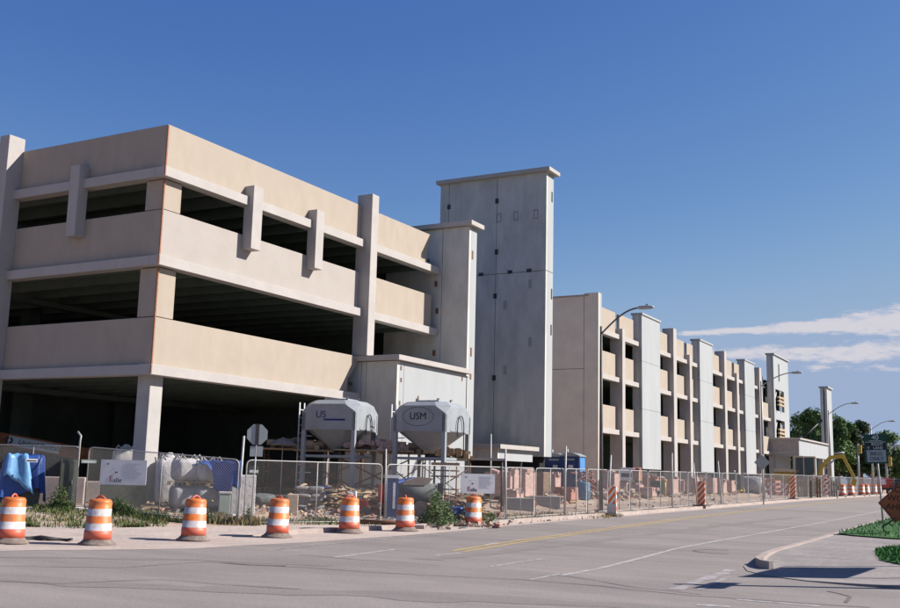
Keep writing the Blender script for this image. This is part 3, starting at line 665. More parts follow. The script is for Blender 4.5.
# ------------------------------------------------------------------ drums
def drum(loc, label, rz=0, k=0, grp='orange and white traffic drums'):
    rn = random.Random(k+40); t = thing('traffic_drum', loc, label, 'traffic drum', grp, rz)
    t.rotation_euler = (R(rn.uniform(-1.6, 1.6)), R(rn.uniform(-1.6, 1.6)), rz)
    prof = [(.285, .10), (.285, .30), (.272, .305), (.272, .455), (.262, .46), (.262, .61), (.252, .615), (.252, .76), (.242, .765), (.242, .90), (.236, .93), (.20, .965), (.10, .975), (.06, .975)]
    mats = [1, 1, 2, 2, 0, 0, 2, 2, 0, 0, 0, 0, 0]
    f = rn.uniform(.95, 1.15)
    mo = mat('orange_plastic', (.86*f, .21*f, .025), (.66*f, .155*f, .03), 5, .5, spec=.5, c3=(.42, .16, .08), s3=6)
    mr = mat('faded_red_plastic', (.80*f, .14*f, .07), (.62, .12, .06), 5, .5, spec=.5, c3=(.38, .16, .11), s3=5)
    mw = mat('reflective_white_band', (.72, .70, .72), (.52, .49, .49), 7, .45, c3=(.42, .38, .36), s3=5)
    b = MB().lathe(prof, 32, mats=mats)
    p1, p2 = rn.uniform(0, 6.28), rn.uniform(0, 6.28)
    nv = []
    for (x, y, z) in b.v:
        a = math.atan2(y, x); q = 1+.02*math.sin(2*a+p1+z*2)-.05*math.exp(-((math.cos(a-p2)-1)**2)*9-((z-.6)/.16)**2); nv.append((x*q, y*q, z))
    b.v = nv; b.build('body', [mo, mr, mw], t)
    MB().lathe([(.40, 0), (.40, .025), (.35, .05), (.30, .10), (.29, .12)], 28).build('rubber_base', M['rubber'], t)
    pts = [(-.13+.26*i/10, 0, .96+.075*math.sin(math.pi*i/10)) for i in range(11)]
    MB().tube(pts, .022, 6).build('handle', mr, t)
    return t
dp = [(10, 544), (97, 545.2), (193, 541.2), (277, 538), (349, 533.7), (405, 531.8), (473, 527.2)]
dl = ['orange and white drum in front of the blue tarp, cut by the left frame edge', 'orange and white drum in front of the white notice board on the left fence', 'orange and white drum in front of the pale green utility box', 'orange and white drum just right of the stop sign', 'orange and white drum below the silo marked US', 'orange and white drum in front of the mortar mixer', 'orange and white drum standing under the white notice board, seventh from left']
for i, ((px, py), lb) in enumerate(zip(dp, dl)):
    p = pl(px, py-1.2, 2, 0.02); p.z = .007
    d0 = drum(p, lb, i*1.3+.4, i)
fl = ['striped drum farthest left of the distant row', 'second drum in the distant row by the fence', 'third drum in the distant row by the fence', 'fourth drum in the distant row by the fence', 'fifth drum in the distant row by the fence', 'last drum of the distant row, beside the green sign post']
for px, lb in zip((842, 851, 861.3, 866.3, 873.8, 878.5), fl):
    D = 15.9/math.sin(math.atan2(ray(px, 490).y, ray(px, 490).x)); p = gd(px, D); p.z = zr(p.x)+.14
    q = dup(d0, p, lb, rz=px); q.scale = (1.15, 1.15, 1.15)
# ------------------------------------------------------------------ fence
def fence_panel(a, c, label, h=1.83, mesh=.062, r=.0030, mid=True, zoff=.06):
    a = Vector(a); c = Vector(c); d = c-a; Ln = d.length; ang = math.atan2(d.y, d.x)
    za, zc = gz(a.x, a.y), gz(c.x, c.y); z0 = za
    t = thing('chain_link_fence', (a.x, a.y, za), label, 'fence', 'chain link fence panels', ang)
    sl = (zc-za)/Ln
    rr = .15; rb = .019
    def P(u, w): return (u, 0, w+sl*u)
    path = [P(.03, zoff), P(.03, h-rr)]+[P(.03+rr-rr*math.cos(k*math.pi/10), h-rr+rr*math.sin(k*math.pi/10)) for k in range(1, 5)]+[P(.03+rr, h)]
    path += [P(Ln/2, h), P(Ln-.03-rr, h)]+[P(Ln-.03-rr+rr*math.sin(k*math.pi/10), h-rr+rr*math.cos(k*math.pi/10)) for k in range(1, 5)]+[P(Ln-.03, h-rr), P(Ln-.03, zoff), P(Ln/2, zoff), P(.03, zoff)]
    b = MB().tube(path, rb, 6)
    if mid: b.tube([P(Ln/2, zoff), P(Ln/2, h)], .017, 6)
    b.build('frame', M['galv'], t)
    b = MB(); Wd = Ln-.06; Hh = h-zoff-.02
    u = -Hh
    while u < Wd:
        for sgn in (1, -1):
            # line from (u, 0) to (u+Hh, Hh), or mirrored
            u0, v0, u1, v1 = u, 0, u+Hh, Hh
            if u0 < 0: v0 = -u0; u0 = 0
            if u1 > Wd: v1 = Hh-(u1-Wd); u1 = Wd
            if v1-v0 < .03: continue
            if sgn < 0: v0, v1 = Hh-v0, Hh-v1
            p, q = Vector(P(u0+.03, v0+zoff)), Vector(P(u1+.03, v1+zoff)); t_ = (q-p).normalized(); nn = Vector((t_.z, 0, -t_.x))*r; yy = Vector((0, r*sgn, 0))
            b.add([p+nn, p-nn*.5+yy, p-nn*.5-yy, q+nn, q-nn*.5+yy, q-nn*.5-yy], [(0, 1, 4, 3), (1, 2, 5, 4), (2, 0, 3, 5)])
        u += mesh*1.41
    b.build('chain_mesh', M['wire'], t)
    for u in (.03, Ln-.03): MB().box(u-.06, u+.06, -.35, .35, -.02, .03).build('foot', M['galv'], t)
    return t
def fpt(px, D): p = at(px, 480, D); return (p.x, p.y)
nodes = [(20.6, 31.6), (21.45, 28.3), (22.2, 25.05), (22.28, 24.8), fpt(239, 30.7), fpt(245, 30.7), fpt(382.5, 33.2), fpt(386, 33.3), fpt(505.5, 37.6)]
fence_panel(nodes[0], nodes[1], 'chain link fence panel at the left frame edge behind the first drum')
fence_panel(nodes[1], nodes[2], 'chain link fence panel in front of the blue tarp')
fence_panel(nodes[3], nodes[4], 'chain link fence panel carrying the wide white notice board, near the corner column')
fence_panel(nodes[5], nodes[6], 'chain link fence panel in front of the silo marked US')
fence_panel(nodes[7], nodes[8], 'chain link fence panel in front of the silo marked USM')
seq = [(505.5, 37.6), (535, None), (565, None), (587, None), (608, None), (630, None), (648, None), (672, None), (688, None), (706, None), (722, None), (736, None), (748, None), (760, None), (771, None), (783, None), (796, None), (808, None), (821, None), (833, None), (846, None), (858, None), (869, None), (879, None)]
pts = []
for px, D in seq:
    if D is None:
        d = ray(px, 490); tY = interp([(505, 16.55), (565, 16.3), (600, 16.15), (640, 16.15), (700, 16.25)], px); D = tY/math.sin(math.atan2(d.y, d.x))
    pts.append((px, fpt(px, D)))
descr = ['in front of the pink block stacks', 'in front of the low grey concrete blocks', 'in front of the portable toilets', 'in front of the blue barrel', 'just past the upright white striped marker', 'in front of the red block pallet', 'in front of the dark green box', 'just past the second striped marker', 'below the second white pier of the far garage', 'in front of the sandy slope', 'in front of the grey wrapped pile', 'left of the diamond sign post', 'behind the diamond shaped sign', 'in front of the canopy opening', 'just left of the third striped marker', 'just right of the third striped marker', 'in front of the backhoe cab', 'in front of the yellow backhoe boom', 'beside the striped barricade', 'left of the distant drums', 'behind the distant drums', 'right of the distant drums', 'beside the green sign post']
for (pa, a), (pc, c), ds in zip(pts, pts[1:], descr):
    far = a[0] > 60
    fence_panel((a[0]+.04, a[1]), (c[0]-.04, c[1]), 'chain link fence panel '+ds, mesh=.07 if not far else .14, r=.003 if not far else .0045, mid=not far)
# tall driven steel posts
def post(px, yb, yt, dx, label, r=.03, D=None):
    p = gd(px, D) if D else gp(px, yb)
    Dd = math.hypot(p.x, p.y); top = at(px+dx, yt, Dd)
    o = MB().tube([p-Vector((0, 0, .1)), top], r, 7).build('steel_post', M['galv'], None, p); tag(o, label, 'post', 'tall driven steel posts'); return o
def YD(px, Y):
    d = ray(px, 490); return Y/math.sin(math.atan2(d.y, d.x))
post(239.5, 525, 436, 4.5, 'tall leaning post just left of the stop sign', .035, 30.6)
post(506.5, 524, 449, -1, 'tall steel post right of the white board over the seventh drum', .035, 37.4)
post(564.5, 518, 446, 1.5, 'tall steel post in front of the portable toilets', .035, YD(564.5, 16.2))
post(608, 516, 455, 3, 'tall steel post just left of the white striped marker', .035, YD(608, 15.95))
post(672, 510, 453, 0, 'tall steel post before the far garage, between its first piers', .035, YD(672, 16.1))
post(697, 508, 463, -3.5, 'leaning steel post beside the second striped marker', .035, YD(697, 16.1))
post(721, 506, 461, -3, 'leaning steel post right of the second striped marker', .035, YD(721, 16.1))
post(491, 478, 434, 0, 'thin post standing at the low white entry block', .03, 43)
post(386, 523, 449, 0, 'thin white post between the two silos', .03, 35)
# hooked post
p = gd(77, 33.2); b = MB().tube([p, p+Vector((0, 0, 2.0)), p+Vector((.02, .0, 2.15)), p+Vector((.02, .15, 2.28))], .028, 7)
tag(b.build('steel_post', M['galv'], None, p), 'curved top post between the two leftmost fence panels', 'post', 'tall driven steel posts')
# notice boards
def board(px0, px1, py0, py1, D, label, tilt=0):
    a = at(px0, py0, D+.05); c = at(px1, py0, D-.25 if px0 < 300 else D+.3); h = (py1-py0)/F_PX*D
    d = Vector((c.x-a.x, c.y-a.y)); w = d.length; ang = math.atan2(d.y, d.x)
    t = thing('notice_board', (a.x, a.y, a.z-h), label, 'sign', 'white notice boards on the fence', ang)
    MB().box(0, w, -.015, .015, 0, h).build('board', M['signw'], t)
    b = MB(); rn = random.Random(px0)
    for k in range(9): b.box(w*.54, w*(.54+rn.uniform(.2, .4)), -.019, -.0155, h*(.84-k*.07), h*(.85-k*.07)+.006)
    b.box(w*.12, w*.17, -.019, -.0155, h*.80, h*.86); b.box(w*.27, w*.30, -.019, -.0155, h*.62, h*.66)
    b.build('small_print', M['signprint'], t)
    b = MB(); b.box(w*.15, w*.175, -.0195, -.016, h*.80, h*.86); b.box(w*.32, w*.37, -.0195, -.016, h*.47, h*.52); b.build('printed_mark', M['ink'], t)
    text('lettering', 'E', h*.32, t, (w*.24, -.017, h*.22), (R(90), 0, 0), M['inkred'], .002, bold=0); text('lettering', 'alle', h*.26, t, (w*.38, -.017, h*.18), (R(90), 0, 0), M['ink'], .002, bold=0)
    b = MB(); 
    for u in (.04, w-.04):
        for v in (.04, h-.04): b.tube([(u, -.02, v), (u, .06, v)], .01, 5)
    b.build('cable_tie', M['darksteel'], t)
    return t
board(101.5, 147.5, 459.5, 482.5, 31.9, 'wide white notice board with small print on the left fence by the column')
board(461, 495, 473.5, 492.5, 35.6, 'smaller white notice board tied to the fence above the seventh drum')
# small plates on fence
def plate(px, py, w, h, D, m, label, rz=None):
    c = at(px, py, D); ang = math.atan2(c.y, c.x)-math.pi/2 if rz is None else rz
    t = thing('fence_sign', c, label, 'sign', None, ang); MB().box(-w/2, w/2, -.008, .008, -h/2, h/2).build('plate', m, t)
    MB().box(-w*.42, w*.42, -.0115, -.0085, -h*.25, h*.05).build('print_band', M['signw'] if m != M['signw'] else M['ink'], t); return t
plate(31.8, 460.5, .32, .10, 33.2, M['signw'], 'small white framed plate on the fence over the blue tarp')
plate(89, 461.5, .42, .10, 32.4, M['palegreen'], 'small pale green plate at the fence corner above the second drum')
plate(254, 470.5, .30, .26, 30.5, M['cabinet'], 'small dark plate with a white band below the stop sign')
plate(626.5, 474, .6, .62, 52, M['signw'], 'small square white sign beside the red block pallet')
# ------------------------------------------------------------------ stop sign from behind
p = gd(253, 30.3); p.z = .1
az = math.atan2(p.y, p.x)
t = thing('stop_sign', p, 'back of an octagonal stop sign on a thin post left of the silos', 'stop sign', None, az-math.pi/2)
top = at(257.3, 434.6, 30.3)-p; M_ = Matrix.Rotation(-(az-math.pi/2), 3, 'Z'); tl = M_@top
b = MB().tube([(0, 0, -.1), (tl.x*.98, 0, tl.z+.1)], .022, 6); b.build('post', M['galv'], t)
oc = [(tl.x+.31*math.cos(R(22.5+45*k)), -.02, tl.z+.31*math.sin(R(22.5+45*k))) for k in range(8)]
MB().extr(oc, (0, .012, 0)).build('octagon', M['alu'], t, bevel=.002)
MB().obox((tl.x, -.03, tl.z), (.10, .016, .60)).build('bracket', M['darksteel'], t)
MB().box(tl.x-.18, tl.x+.18, -.018, -.006, tl.z-.62, tl.z-.33).build('backing_plate', M['alu'], t)
# ------------------------------------------------------------------ street lamps
def lamp(px, ya, yarm, Hh, label, Y, r=.085, pole_m='galv', armlen=2.4, rise=1.1):
    D = YD(px, Y); p = gd(px, D); za = at(px, ya, D).z; base = p
    t = thing('street_lamp', base, label, 'street lamp', 'curved arm street lamps')
    h = za-base.z
    MB().tube([(0, 0, 0), (0, 0, h*.5), (0, 0, h+.35)], [r*1.25, r, r*.7], 10).build('pole', M[pole_m], t)
    MB().box(-.2, .2, -.2, .2, 0, .08).build('base_plate', M['galv'], t)
    pts = [Vector((0, -armlen*u, h+rise*math.sin(u*math.pi/2)**1.0)) for u in [k/12 for k in range(13)]]
    MB().tube(pts, .04, 7).build('arm', M[pole_m], t)
    e = pts[-1]
    MB().blob(e+Vector((0, -.28, .0)), (.13, .40, .09), .8, noise=.0).build('lamp_head', M['galv'], t)
    MB().obox(e+Vector((0, -.35, .11)), (.06, .06, .08)).build('photocell', M['darksteel'], t)
    return t
lamp(601, 334, 0, 0, 'nearest street lamp with dark curved arm by the far garage end wall', 16.6, .08, 'lampgrey', 1.8, 1.1)
lamp(763.5, 386, 0, 0, 'street lamp with its arm before the far stair tower', 16.6, .09, 'galv', 2.2, .9)
lamp(831, 414, 0, 0, 'street lamp in front of the freestanding pylon', 16.6, .10, 'galv', 2.1, 1.0)
lamp(873, 430, 0, 0, 'farthest street lamp, rising above the green sign', 15.8, .10, 'galv', 2.0, 1.0)
# ------------------------------------------------------------------ green street sign
p = Vector((36.3, 4.22, .30)); d_ = at(884, 524, 36.5); p.x, p.y = d_.x, d_.y
t = thing('road_sign', p, 'green and white RIGHT LANE sign on a leaning post at the right', 'road sign')
Dp = math.hypot(p.x, p.y)
c = at(875, 449, Dp); dv = (at(873.8, 434.3, Dp)-at(876.2, 463.6, Dp)); hS = dv.length; wS = .74; Kt = .74/.98
ax_u = dv.normalized(); rt = Vector((_r.x, _r.y, 0)); rt = (rt-ax_u*rt.dot(ax_u)).normalized(); nrm = rt.cross(ax_u)  # toward camera?
if nrm.dot(CAM-c) < 0: nrm = -nrm
DUMMY = 0
Rm = Matrix((rt, ax_u, nrm)).transposed().to_4x4()
b = MB().tube([(0, 0, -.3), tuple(at(875.2, 436, Dp)-p-nrm*.0)], .03, 7); b.build('post', M['galv'], t)
def placed(mb, name, m, off=0):
    o = mb.build(name, m, t); o.matrix_local = Matrix.Translation(c-p+nrm*(.07+off))@Rm; return o
placed(MB().box(-wS/2, wS/2, -hS/2, hS/2, -.01, 0), 'sign_panel', M['signg'])
placed(MB().box(-wS/2+.06, wS/2-.06, hS*-.03, hS*.215, 0, .003), 'lane_panel', M['signblack'])
placed(MB().box(-wS/2+.06, wS/2-.06, -hS/2+.05, hS*-.04, 0, .003), 'bike_panel', M['alu'])
b = MB()
for (x0, x1, y0, y1) in ((-wS/2+.05, wS/2-.05, hS*.225, hS*.24),): b.box(x0, x1, y0, y1, 0, .004)
placed(b, 'panel_border', M['signlet'])
def txt(s, size, x, y, m, sx=1):
    o = text('lettering', s, size, t, (0, 0, 0), (0, 0, 0), m, .002, bold=0)
    o.matrix_local = Matrix.Translation(c-p+nrm*.076+rt*x+ax_u*y)@Rm@Matrix.Scale(sx, 4, (1, 0, 0)); return o
txt('40', .21, 0, hS*.38, M['signlet'], 1.1); txt('RIGHT', .13, .05, hS*.15, M['signlet']); txt('LANE', .13, .07, hS*.03, M['signlet'])
txt('BIKES', .16, 0, -hS*.17, M['ink'], 1.05); txt('ONLY', .16, 0, -hS*.34, M['ink'], 1.05)
txt('v', .17, -.24, hS*.05, M['signlet']); placed(MB().box(-.2, .2, hS*.27, hS*.283, 0, .004), 'small_print', M['signlet'])
# ------------------------------------------------------------------ orange diamond sign
Dd = 35.5
lc = at(878, 502.8, Dd); bc = at(893, 520.8, Dd+.15); e1 = bc-lc
c0 = lc; s_ = 1.0
vup = Vector((at(878+29, 502.8-26.5, Dd+.1)-lc))
vlo = e1*1.15
cen = lc+(vup+vlo)/2
p = Vector((cen.x, cen.y, zr(35.5)+.2))
t = thing('construction_sign', p, 'orange diamond construction sign on a portable stand at the right edge', 'road sign')
n_ = vup.cross(vlo).normalized()
if n_.dot(CAM-cen) < 0: n_ = -n_
co = [lc-p, lc+vup-p, lc+vup+vlo-p, lc+vlo-p]
MB().extr(co, -n_*.012).build('sign_face', M['signo'], t)
b = MB(); cc = cen-p
for k in range(4):
    a_, d2 = co[k], co[(k+1) % 4]; ins = .93
    q = [cc+(a_-cc)*ins, cc+(d2-cc)*ins, cc+(d2-cc)*(ins-.025), cc+(a_-cc)*(ins-.025)]; b.add([v+n_*.003 for v in q], [(0, 1, 2, 3)])
b.build('border', M['ink'], t)
uu = (vup.normalized()+vlo.normalized()).normalized(); ww = n_.cross(uu).normalized()
if ww.z < 0: ww = -ww
xr = ww.cross(n_).normalized()
for k, wd in enumerate(('ROAD', 'WORK', 'AHEAD')):
    o = text('lettering', wd, .27, t, (0, 0, 0), (0, 0, 0), M['ink'], .001, bold=0); o.matrix_local = Matrix.Translation(cc+n_*.006+ww*(.30-.27*k))@Matrix((xr, ww, n_)).transposed().to_4x4()
b = MB(); g0 = Vector((0, 0, -.05))
b.tube([cc-n_*.05-ww*.6, cc-n_*.05+ww*.5], .02, 6); 
lowb = at(882, 527, Dd)-p
b.tube([cc-n_*.05-ww*.5, lowb], .024, 6); b.tube([cc-n_*.05-ww*.5, cc+Vector((0, -.9, -1.35))], .024, 6); b.tube([cc-n_*.05-ww*.55, Vector((1.1, .1, 0))], .024, 6)
b.build('stand', M['darksteel'], t)
# ------------------------------------------------------------------ striped markers
def marker(px, D, w, h, m, label, rz=0):
    p = gd(px, D); p.z = zr(p.x)+.02 if p.y < ky(p.x) else gz(p.x, p.y)
    t = thing('channelizer_panel', p, label, 'traffic marker', 'striped vertical markers', rz)
    MB().box(-.04, .04, -w/2, w/2, .08, h).build('panel', m, t, bevel=.01)
    MB().obox((0, 0, .04), (.5, w+.35, .08)).build('rubber_base', M['rubber'], t)
    MB().tube([(.06, 0, .05), (.06, 0, h+.05)], .02, 6).build('upright', M['galv'], t); return t
t_ = marker(612.5, YD(612.5, 15.6), .42, 1.25, M['panelstripe'], 'white framed striped marker standing before the blue barrel', R(-20))
MB().box(-.06, -.045, -.24, -.19, .08, 1.25).box(-.06, -.045, -.24, .24, .08, .5).build('reflective_edge', M['reflect'], t_)
marker(701.3, YD(701.3, 15.8), .44, 1.35, M['darkstripe'], 'dark orange striped marker in the middle of the fence line', R(-15))
marker(792.6, YD(792.6, 15.95), .42, 1.75, M['darkstripe'], 'tall rusty orange striped marker in front of the backhoe', R(-10))
t_ = thing('striped_barricade', gd(820, 100), 'white barricade with red striped bars beyond the third marker', 'barricade')
b = MB()
for y in (-.55, .55): b.box(-.04, .04, y-.04, y+.04, 0, 2.0)
b.build('leg', M['signw'], t_)
for k in range(6): MB().box(-.07, -.045, -.8, .8, .25+k*.30, .42+k*.30).build('striped_bar', M['barstripe'], t_)
t_ = thing('striped_barricade', gd(777.5, 84), 'low red and white barricade left of the third marker', 'barricade')
MB().box(-.03, .03, -.6, -.52, 0, 1.2).box(-.03, .03, .52, .6, 0, 1.2).build('leg', M['signw'], t_)
for k in range(3): MB().box(-.06, -.035, -.75, .75, .25+k*.36, .46+k*.36).build('striped_bar', M['barstripe'], t_)
# diamond sign by second lamp (seen from behind)
p = gd(762.8, 70.5); t = thing('warning_sign', p, 'grey back of a diamond warning sign beside the second lamp pole', 'road sign')
c = at(762, 462.5, 70.5)-p; e = .5
MB().extr([(c.x, c.y+e, c.z), (c.x, c.y, c.z+e), (c.x, c.y-e, c.z), (c.x, c.y, c.z-e)], (.02, 0, 0)).build('diamond_panel', M['alu'], t)
MB().tube([(.06, 0, 0), (.06, 0, c.z+.5)], .04, 6).build('post', M['galv'], t)
# ================================================================== site clutter
def grid_drape(b, cx, cy, z0, z1, wx, wy, seed=0, flare=.15, fold=.06, nseg=56, m=0, hem=.15):
    rn = random.Random(seed); ph = [rn.uniform(0, 6.28) for _ in range(4)]
    rings = [(0.0, z1+.03), (.5, z1+.02), (.93, z1), (1.0, z1-.08)]+[(1.0+flare*t, z1-.08-(z1-.08-z0)*t) for t in (.2, .4, .6, .8, 1.0)]
    vs = []; n = nseg
    for ri, (q, z) in enumerate(rings):
        t = max(0, ri-3)/5
        for k in range(n):
            a = 2*math.pi*k/n; ca, sa = math.cos(a), math.sin(a)
            e = .35; x = math.copysign(abs(ca)**e, ca)*wx/2; y = math.copysign(abs(sa)**e, sa)*wy/2
            f = 1+fold*t*(math.sin(7*a+ph[0])+.6*math.sin(13*a+ph[1]))
            zz = z+(hem*t*(math.sin(3*a+ph[2])+.5*math.sin(8*a+ph[3])) if t > 0 else .02*math.sin(5*a))
            vs.append((cx+x*q*f, cy+y*q*f, zz))
    fs = [(i*n+k, i*n+(k+1) % n, (i+1)*n+(k+1) % n, (i+1)*n+k) for i in range(len(rings)-1) for k in range(n)]
    b.add(vs, fs, m, True); return b
# telehandler under the deck, mostly hidden by the fence
a = at(-70, 426, 41.5); c = at(92, 455.5, 41.5); o = Vector((a.x, a.y, .45))
t = thing('telehandler', o, 'dull orange telehandler with a long lettered boom parked under the deck', 'telehandler')
d = (c-a).normalized(); sd = Vector((d.y, -d.x, 0)).normalized(); up = sd.cross(d)
if up.z < 0: up = -up
if sd.dot(CAM-a) < 0: sd = -sd
def beam(b, p, q, w, h, m=0):
    p = Vector(p); q = Vector(q); dd = (q-p).normalized(); s_ = dd.cross(Vector((0, 0, 1))).normalized(); u_ = s_.cross(dd)
    vs = [e+s_*i*w/2+u_*j*h/2 for e in (p, q) for i, j in ((-1, -1), (1, -1), (1, 1), (-1, 1))]
    return b.add(vs, [(0, 1, 2, 3), (7, 6, 5, 4), (0, 4, 5, 1), (1, 5, 6, 2), (2, 6, 7, 3), (3, 7, 4, 0)], m)
beam(MB(), a, c, .34, .46).build('boom', M['jlg'], t, o); beam(MB(), c-d*.3, c+d*.5, .24, .30).build('boom_head', M['darksteel'], t, o)
lp, rp_ = at(7.5, 442.5, 41.2), at(60, 449.8, 41.2)
mid = (lp+rp_)/2; ww_ = (rp_-lp).length
o_ = MB().box(-ww_/2, ww_/2, -.17, .17, 0, .01).build('lettered_plate', M['alu'], t); F3 = Matrix((d, up, sd)).transposed().to_4x4()
o_.matrix_local = Matrix.Translation(a+d*((mid-a).dot(d))+sd*.185-o)@F3
for s, x, sz, sx in (('United Rentals', .17, .26, .96),):
    q = text('lettering', s, sz, t, (0, 0, 0), (0, 0, 0), M['ink'], .002, shear=.25, bold=0); q.matrix_local = Matrix.Translation(a+d*((mid-a).dot(d)+x)+sd*.2-o)@F3@Matrix.Scale(sx, 4, (1, 0, 0))
b = MB(); n = 20
for sg in (0, math.pi):
    v = [(.12*math.cos(sg+k*math.pi/10-math.pi/2)*1.0+(.02 if sg == 0 else -.02), .12*math.sin(sg+k*math.pi/10-math.pi/2), 0) for k in range(11)]+[(.055*math.cos(sg+k*math.pi/10-math.pi/2)+(.02 if sg == 0 else -.02), .055*math.sin(sg+k*math.pi/10-math.pi/2), 0) for k in range(10, -1, -1)]
    b.add(v, [tuple(range(22))])
q = b.build('round_emblem', M['ink'], t); q.matrix_local = Matrix.Translation(a+d*((mid-a).dot(d)-.88)+sd*.2-o)@F3
bc = a+d*.6; bc.z = 1.1
fl = Vector((d.x, d.y, 0)).normalized()
beam(MB(), bc-fl*2.2, bc+fl*2.6, 1.5, .7).build('chassis', M['jlg'], t, o); 
beam(MB(), bc-fl*.3+Vector((0, 0, 1))+sd*.4, bc+fl*1.0+Vector((0, 0, 1))+sd*.4, .8, 1.3).build('cab', M['glass'], t, o)
for s in (-1, 1):
    for u in (-1.5, 1.9):
        cc_ = bc+fl*u+sd*s*.95; cc_.z = .95; b = MB().tube([cc_-sd*.2, cc_+sd*.2], .55, 20); b.build('wheel', M['rubber'], t, o)
# blue tarp over crate
p = gd(23, 34.6); t = thing('tarp_covered_crate', p, 'crate under a bright blue tarp behind the leftmost drum', 'covered crate', None, R(-42))
MB().box(-.5, .5, -.45, .45, 0, 1.25).build('crate', M['cabinet'], t); b = MB(); grid_drape(b, 0, 0, .35, 1.52, 1.15, 1.05, 5, .16, .07); b.build('tarp', M['tarp'], t)
b = MB(); vs = []
for i in range(9):
    for j in range(7):
        u, v = i/8, j/6; x = -.62+.60*u+.3*v*(u-.1); vs.append((x+.14, -.60-.14*v-.05*math.sin(u*9+v), 1.56-.05*0-1.12*v*(.55+.6*abs(u-.1))+.03*math.sin(i*2)))
b.add(vs, [(i*7+j, (i+1)*7+j, (i+1)*7+j+1, i*7+j+1) for i in range(8) for j in range(6)], 0, True)
q = b.build('pale_tarp_flap', M['tarplight'], t); so = q.modifiers.new('s', 'SOLIDIFY'); so.thickness = .012
# cabinet
p = gd(68, 33.8); t = thing('utility_cabinet', p, 'olive grey utility cabinet standing left of the fence corner', 'cabinet', None, R(-45))
MB().box(-.24, .24, -.2, .2, 0, 1.42).build('body', M['cabinet'], t, bevel=.015); MB().box(-.21, .21, -.215, -.203, .1, 1.32).build('door', M['cabinet'], t); MB().box(.12, .15, -.235, -.216, .7, .82).build('handle', M['galv'], t)
# concrete blocks far left
def block(px, D, L_, W_, H_, label, m='kerb', rz=0, cat='concrete block', nm='concrete_block', grp=None):
    p = gd(px, D); q = MB().box(-L_/2, L_/2, -W_/2, W_/2, -.05, H_).build(nm, M[m], None, None, .03); q.location = p; q.rotation_euler.z = rz; return tag(q, label, cat, grp)
block(56, 37.5, 1.9, .5, .85, 'pale concrete block right of the blue tarp', rz=R(-48)); block(95, 37.5, 1.3, .5, .72, 'pale concrete block behind the left fence corner', rz=R(-48))
block(125, 34.2, 1.35, .7, .75, 'dark grey box below the wide notice board', 'cabinet', R(-50), 'crate', 'storage_crate')
block(118, 39, 1.2, .8, 1.25, 'dark box carrying a white sack left of the corner column', 'cabinet', R(-50), 'crate', 'storage_crate')
# bulk bags
def bag(px, D, a, z, label, m='bag', seed=0, top=True):
    p = gd(px, D); p.z += z
    t = thing('bulk_bag', p, label, 'bulk bag', 'woven bulk bags', R(-48+seed*3))
    MB().blob((0, 0, a[2]), a, .45, 26, 18, .022, seed).build('sack', M[m], t)
    if top: MB().blob((0, 0, 2*a[2]+.02), (a[0]*.35, a[1]*.35, .14), .9, 14, 8, .14, seed+4).build('tied_spout', M[m], t)
    for sx in (-1, 1):
        for sy in (-1, 1): MB().tube([(sx*a[0]*.8, sy*a[1]*.8, 1.8*a[2]), (sx*a[0]*.6, sy*a[1]*.6, 2*a[2]+.12), (sx*a[0]*.3, sy*a[1]*.75, 1.9*a[2])], .022, 5).build('lifting_loop', M[m], t)
    return t
bag(124, 38.8, (.45, .4, .30), 1.25, 'lumpy white sack on the dark box left of the column', seed=1)
bag(133, 39.2, (.4, .35, .32), 1.2, 'bright white sack touching the corner column on its left', seed=2)
bag(168, 35.6, (.42, .4, .78), 0, 'tall white bulk bag just right of the corner column', seed=3)
bag(187, 33.9, (.5, .45, .36), .05, 'grey wrapped bag, lower left of the four stacked', 'baggrey', 4, False)
bag(208, 33.9, (.48, .45, .36), .05, 'grey wrapped bag, lower right of the four stacked', 'baggrey', 5, False)
bag(187, 33.9, (.46, .42, .36), .87, 'grey white bag, upper left of the four stacked', 'bag', 6, False)
bag(207, 33.9, (.46, .42, .34), .87, 'grey white bag, upper right of the four stacked', 'bag', 7, False)
bag(226, 34.0, (.36, .36, .42), .02, 'short white sack under the hanging blue tarp', seed=8)
def pallet(px, D, z, label, L_=1.15, m='strap', rz=R(-48)):
    p = gd(px, D); p.z += z; t = thing('wooden_pallet', p, label, 'pallet', 'wooden pallets', rz)
    b = MB()
    for k in range(6): b.box(-L_/2, L_/2, -.5+k*.18, -.4+k*.18, .10, .12); 
    b.build('deck', M[m], t); b = MB()
    for x in (-.5, 0, .5): b.box(x*L_-.04, x*L_+.04, -.5, .5, 0, .098)
    b.build('runner', M[m], t); return t
pallet(188, 33.9, .76, 'pallet between the left pair of stacked bags'); pallet(209, 33.9, .76, 'pallet between the right pair of stacked bags')
# hanging tarp
p = gd(222, 33.4); p.z += .5; b = MB(); vs = []
u0 = at(176, 459.5, 34.0); u1 = at(241, 461, 33.0)
for i in range(21):
    for j in range(11):
        u, v = i/20, j/10; q = u0+(u1-u0)*u; dep = .10 if u < .45 else .10+1.15*math.sin(min(1, (u-.45)/.55)*math.pi*.92)
        lz = interp([(0, 1.2), (.12, .9), (.2, .15), (.5, .12), (.62, .7), (.78, 1.15), (.9, .75), (1, .9)], u)
        vs.append((q.x-.06*math.sin(u*31)*v-.15*v, q.y-.05*math.cos(u*23)*v-.1*v, q.z-lz*v+.02*math.sin(i*1.7)))
b.add(vs, [(i*11+j, (i+1)*11+j, (i+1)*11+j+1, i*11+j+1) for i in range(20) for j in range(10)], 0, True)
top = [(v[0]+.0, v[1], v[2]) for v in vs[::11]]; 
b.add([(x, y, z) for x, y, z in top]+[(x+.55, y+.45, z-.03) for x, y, z in top], [(i, i+1, 21+i+1, 21+i) for i in range(20)], 0, True)
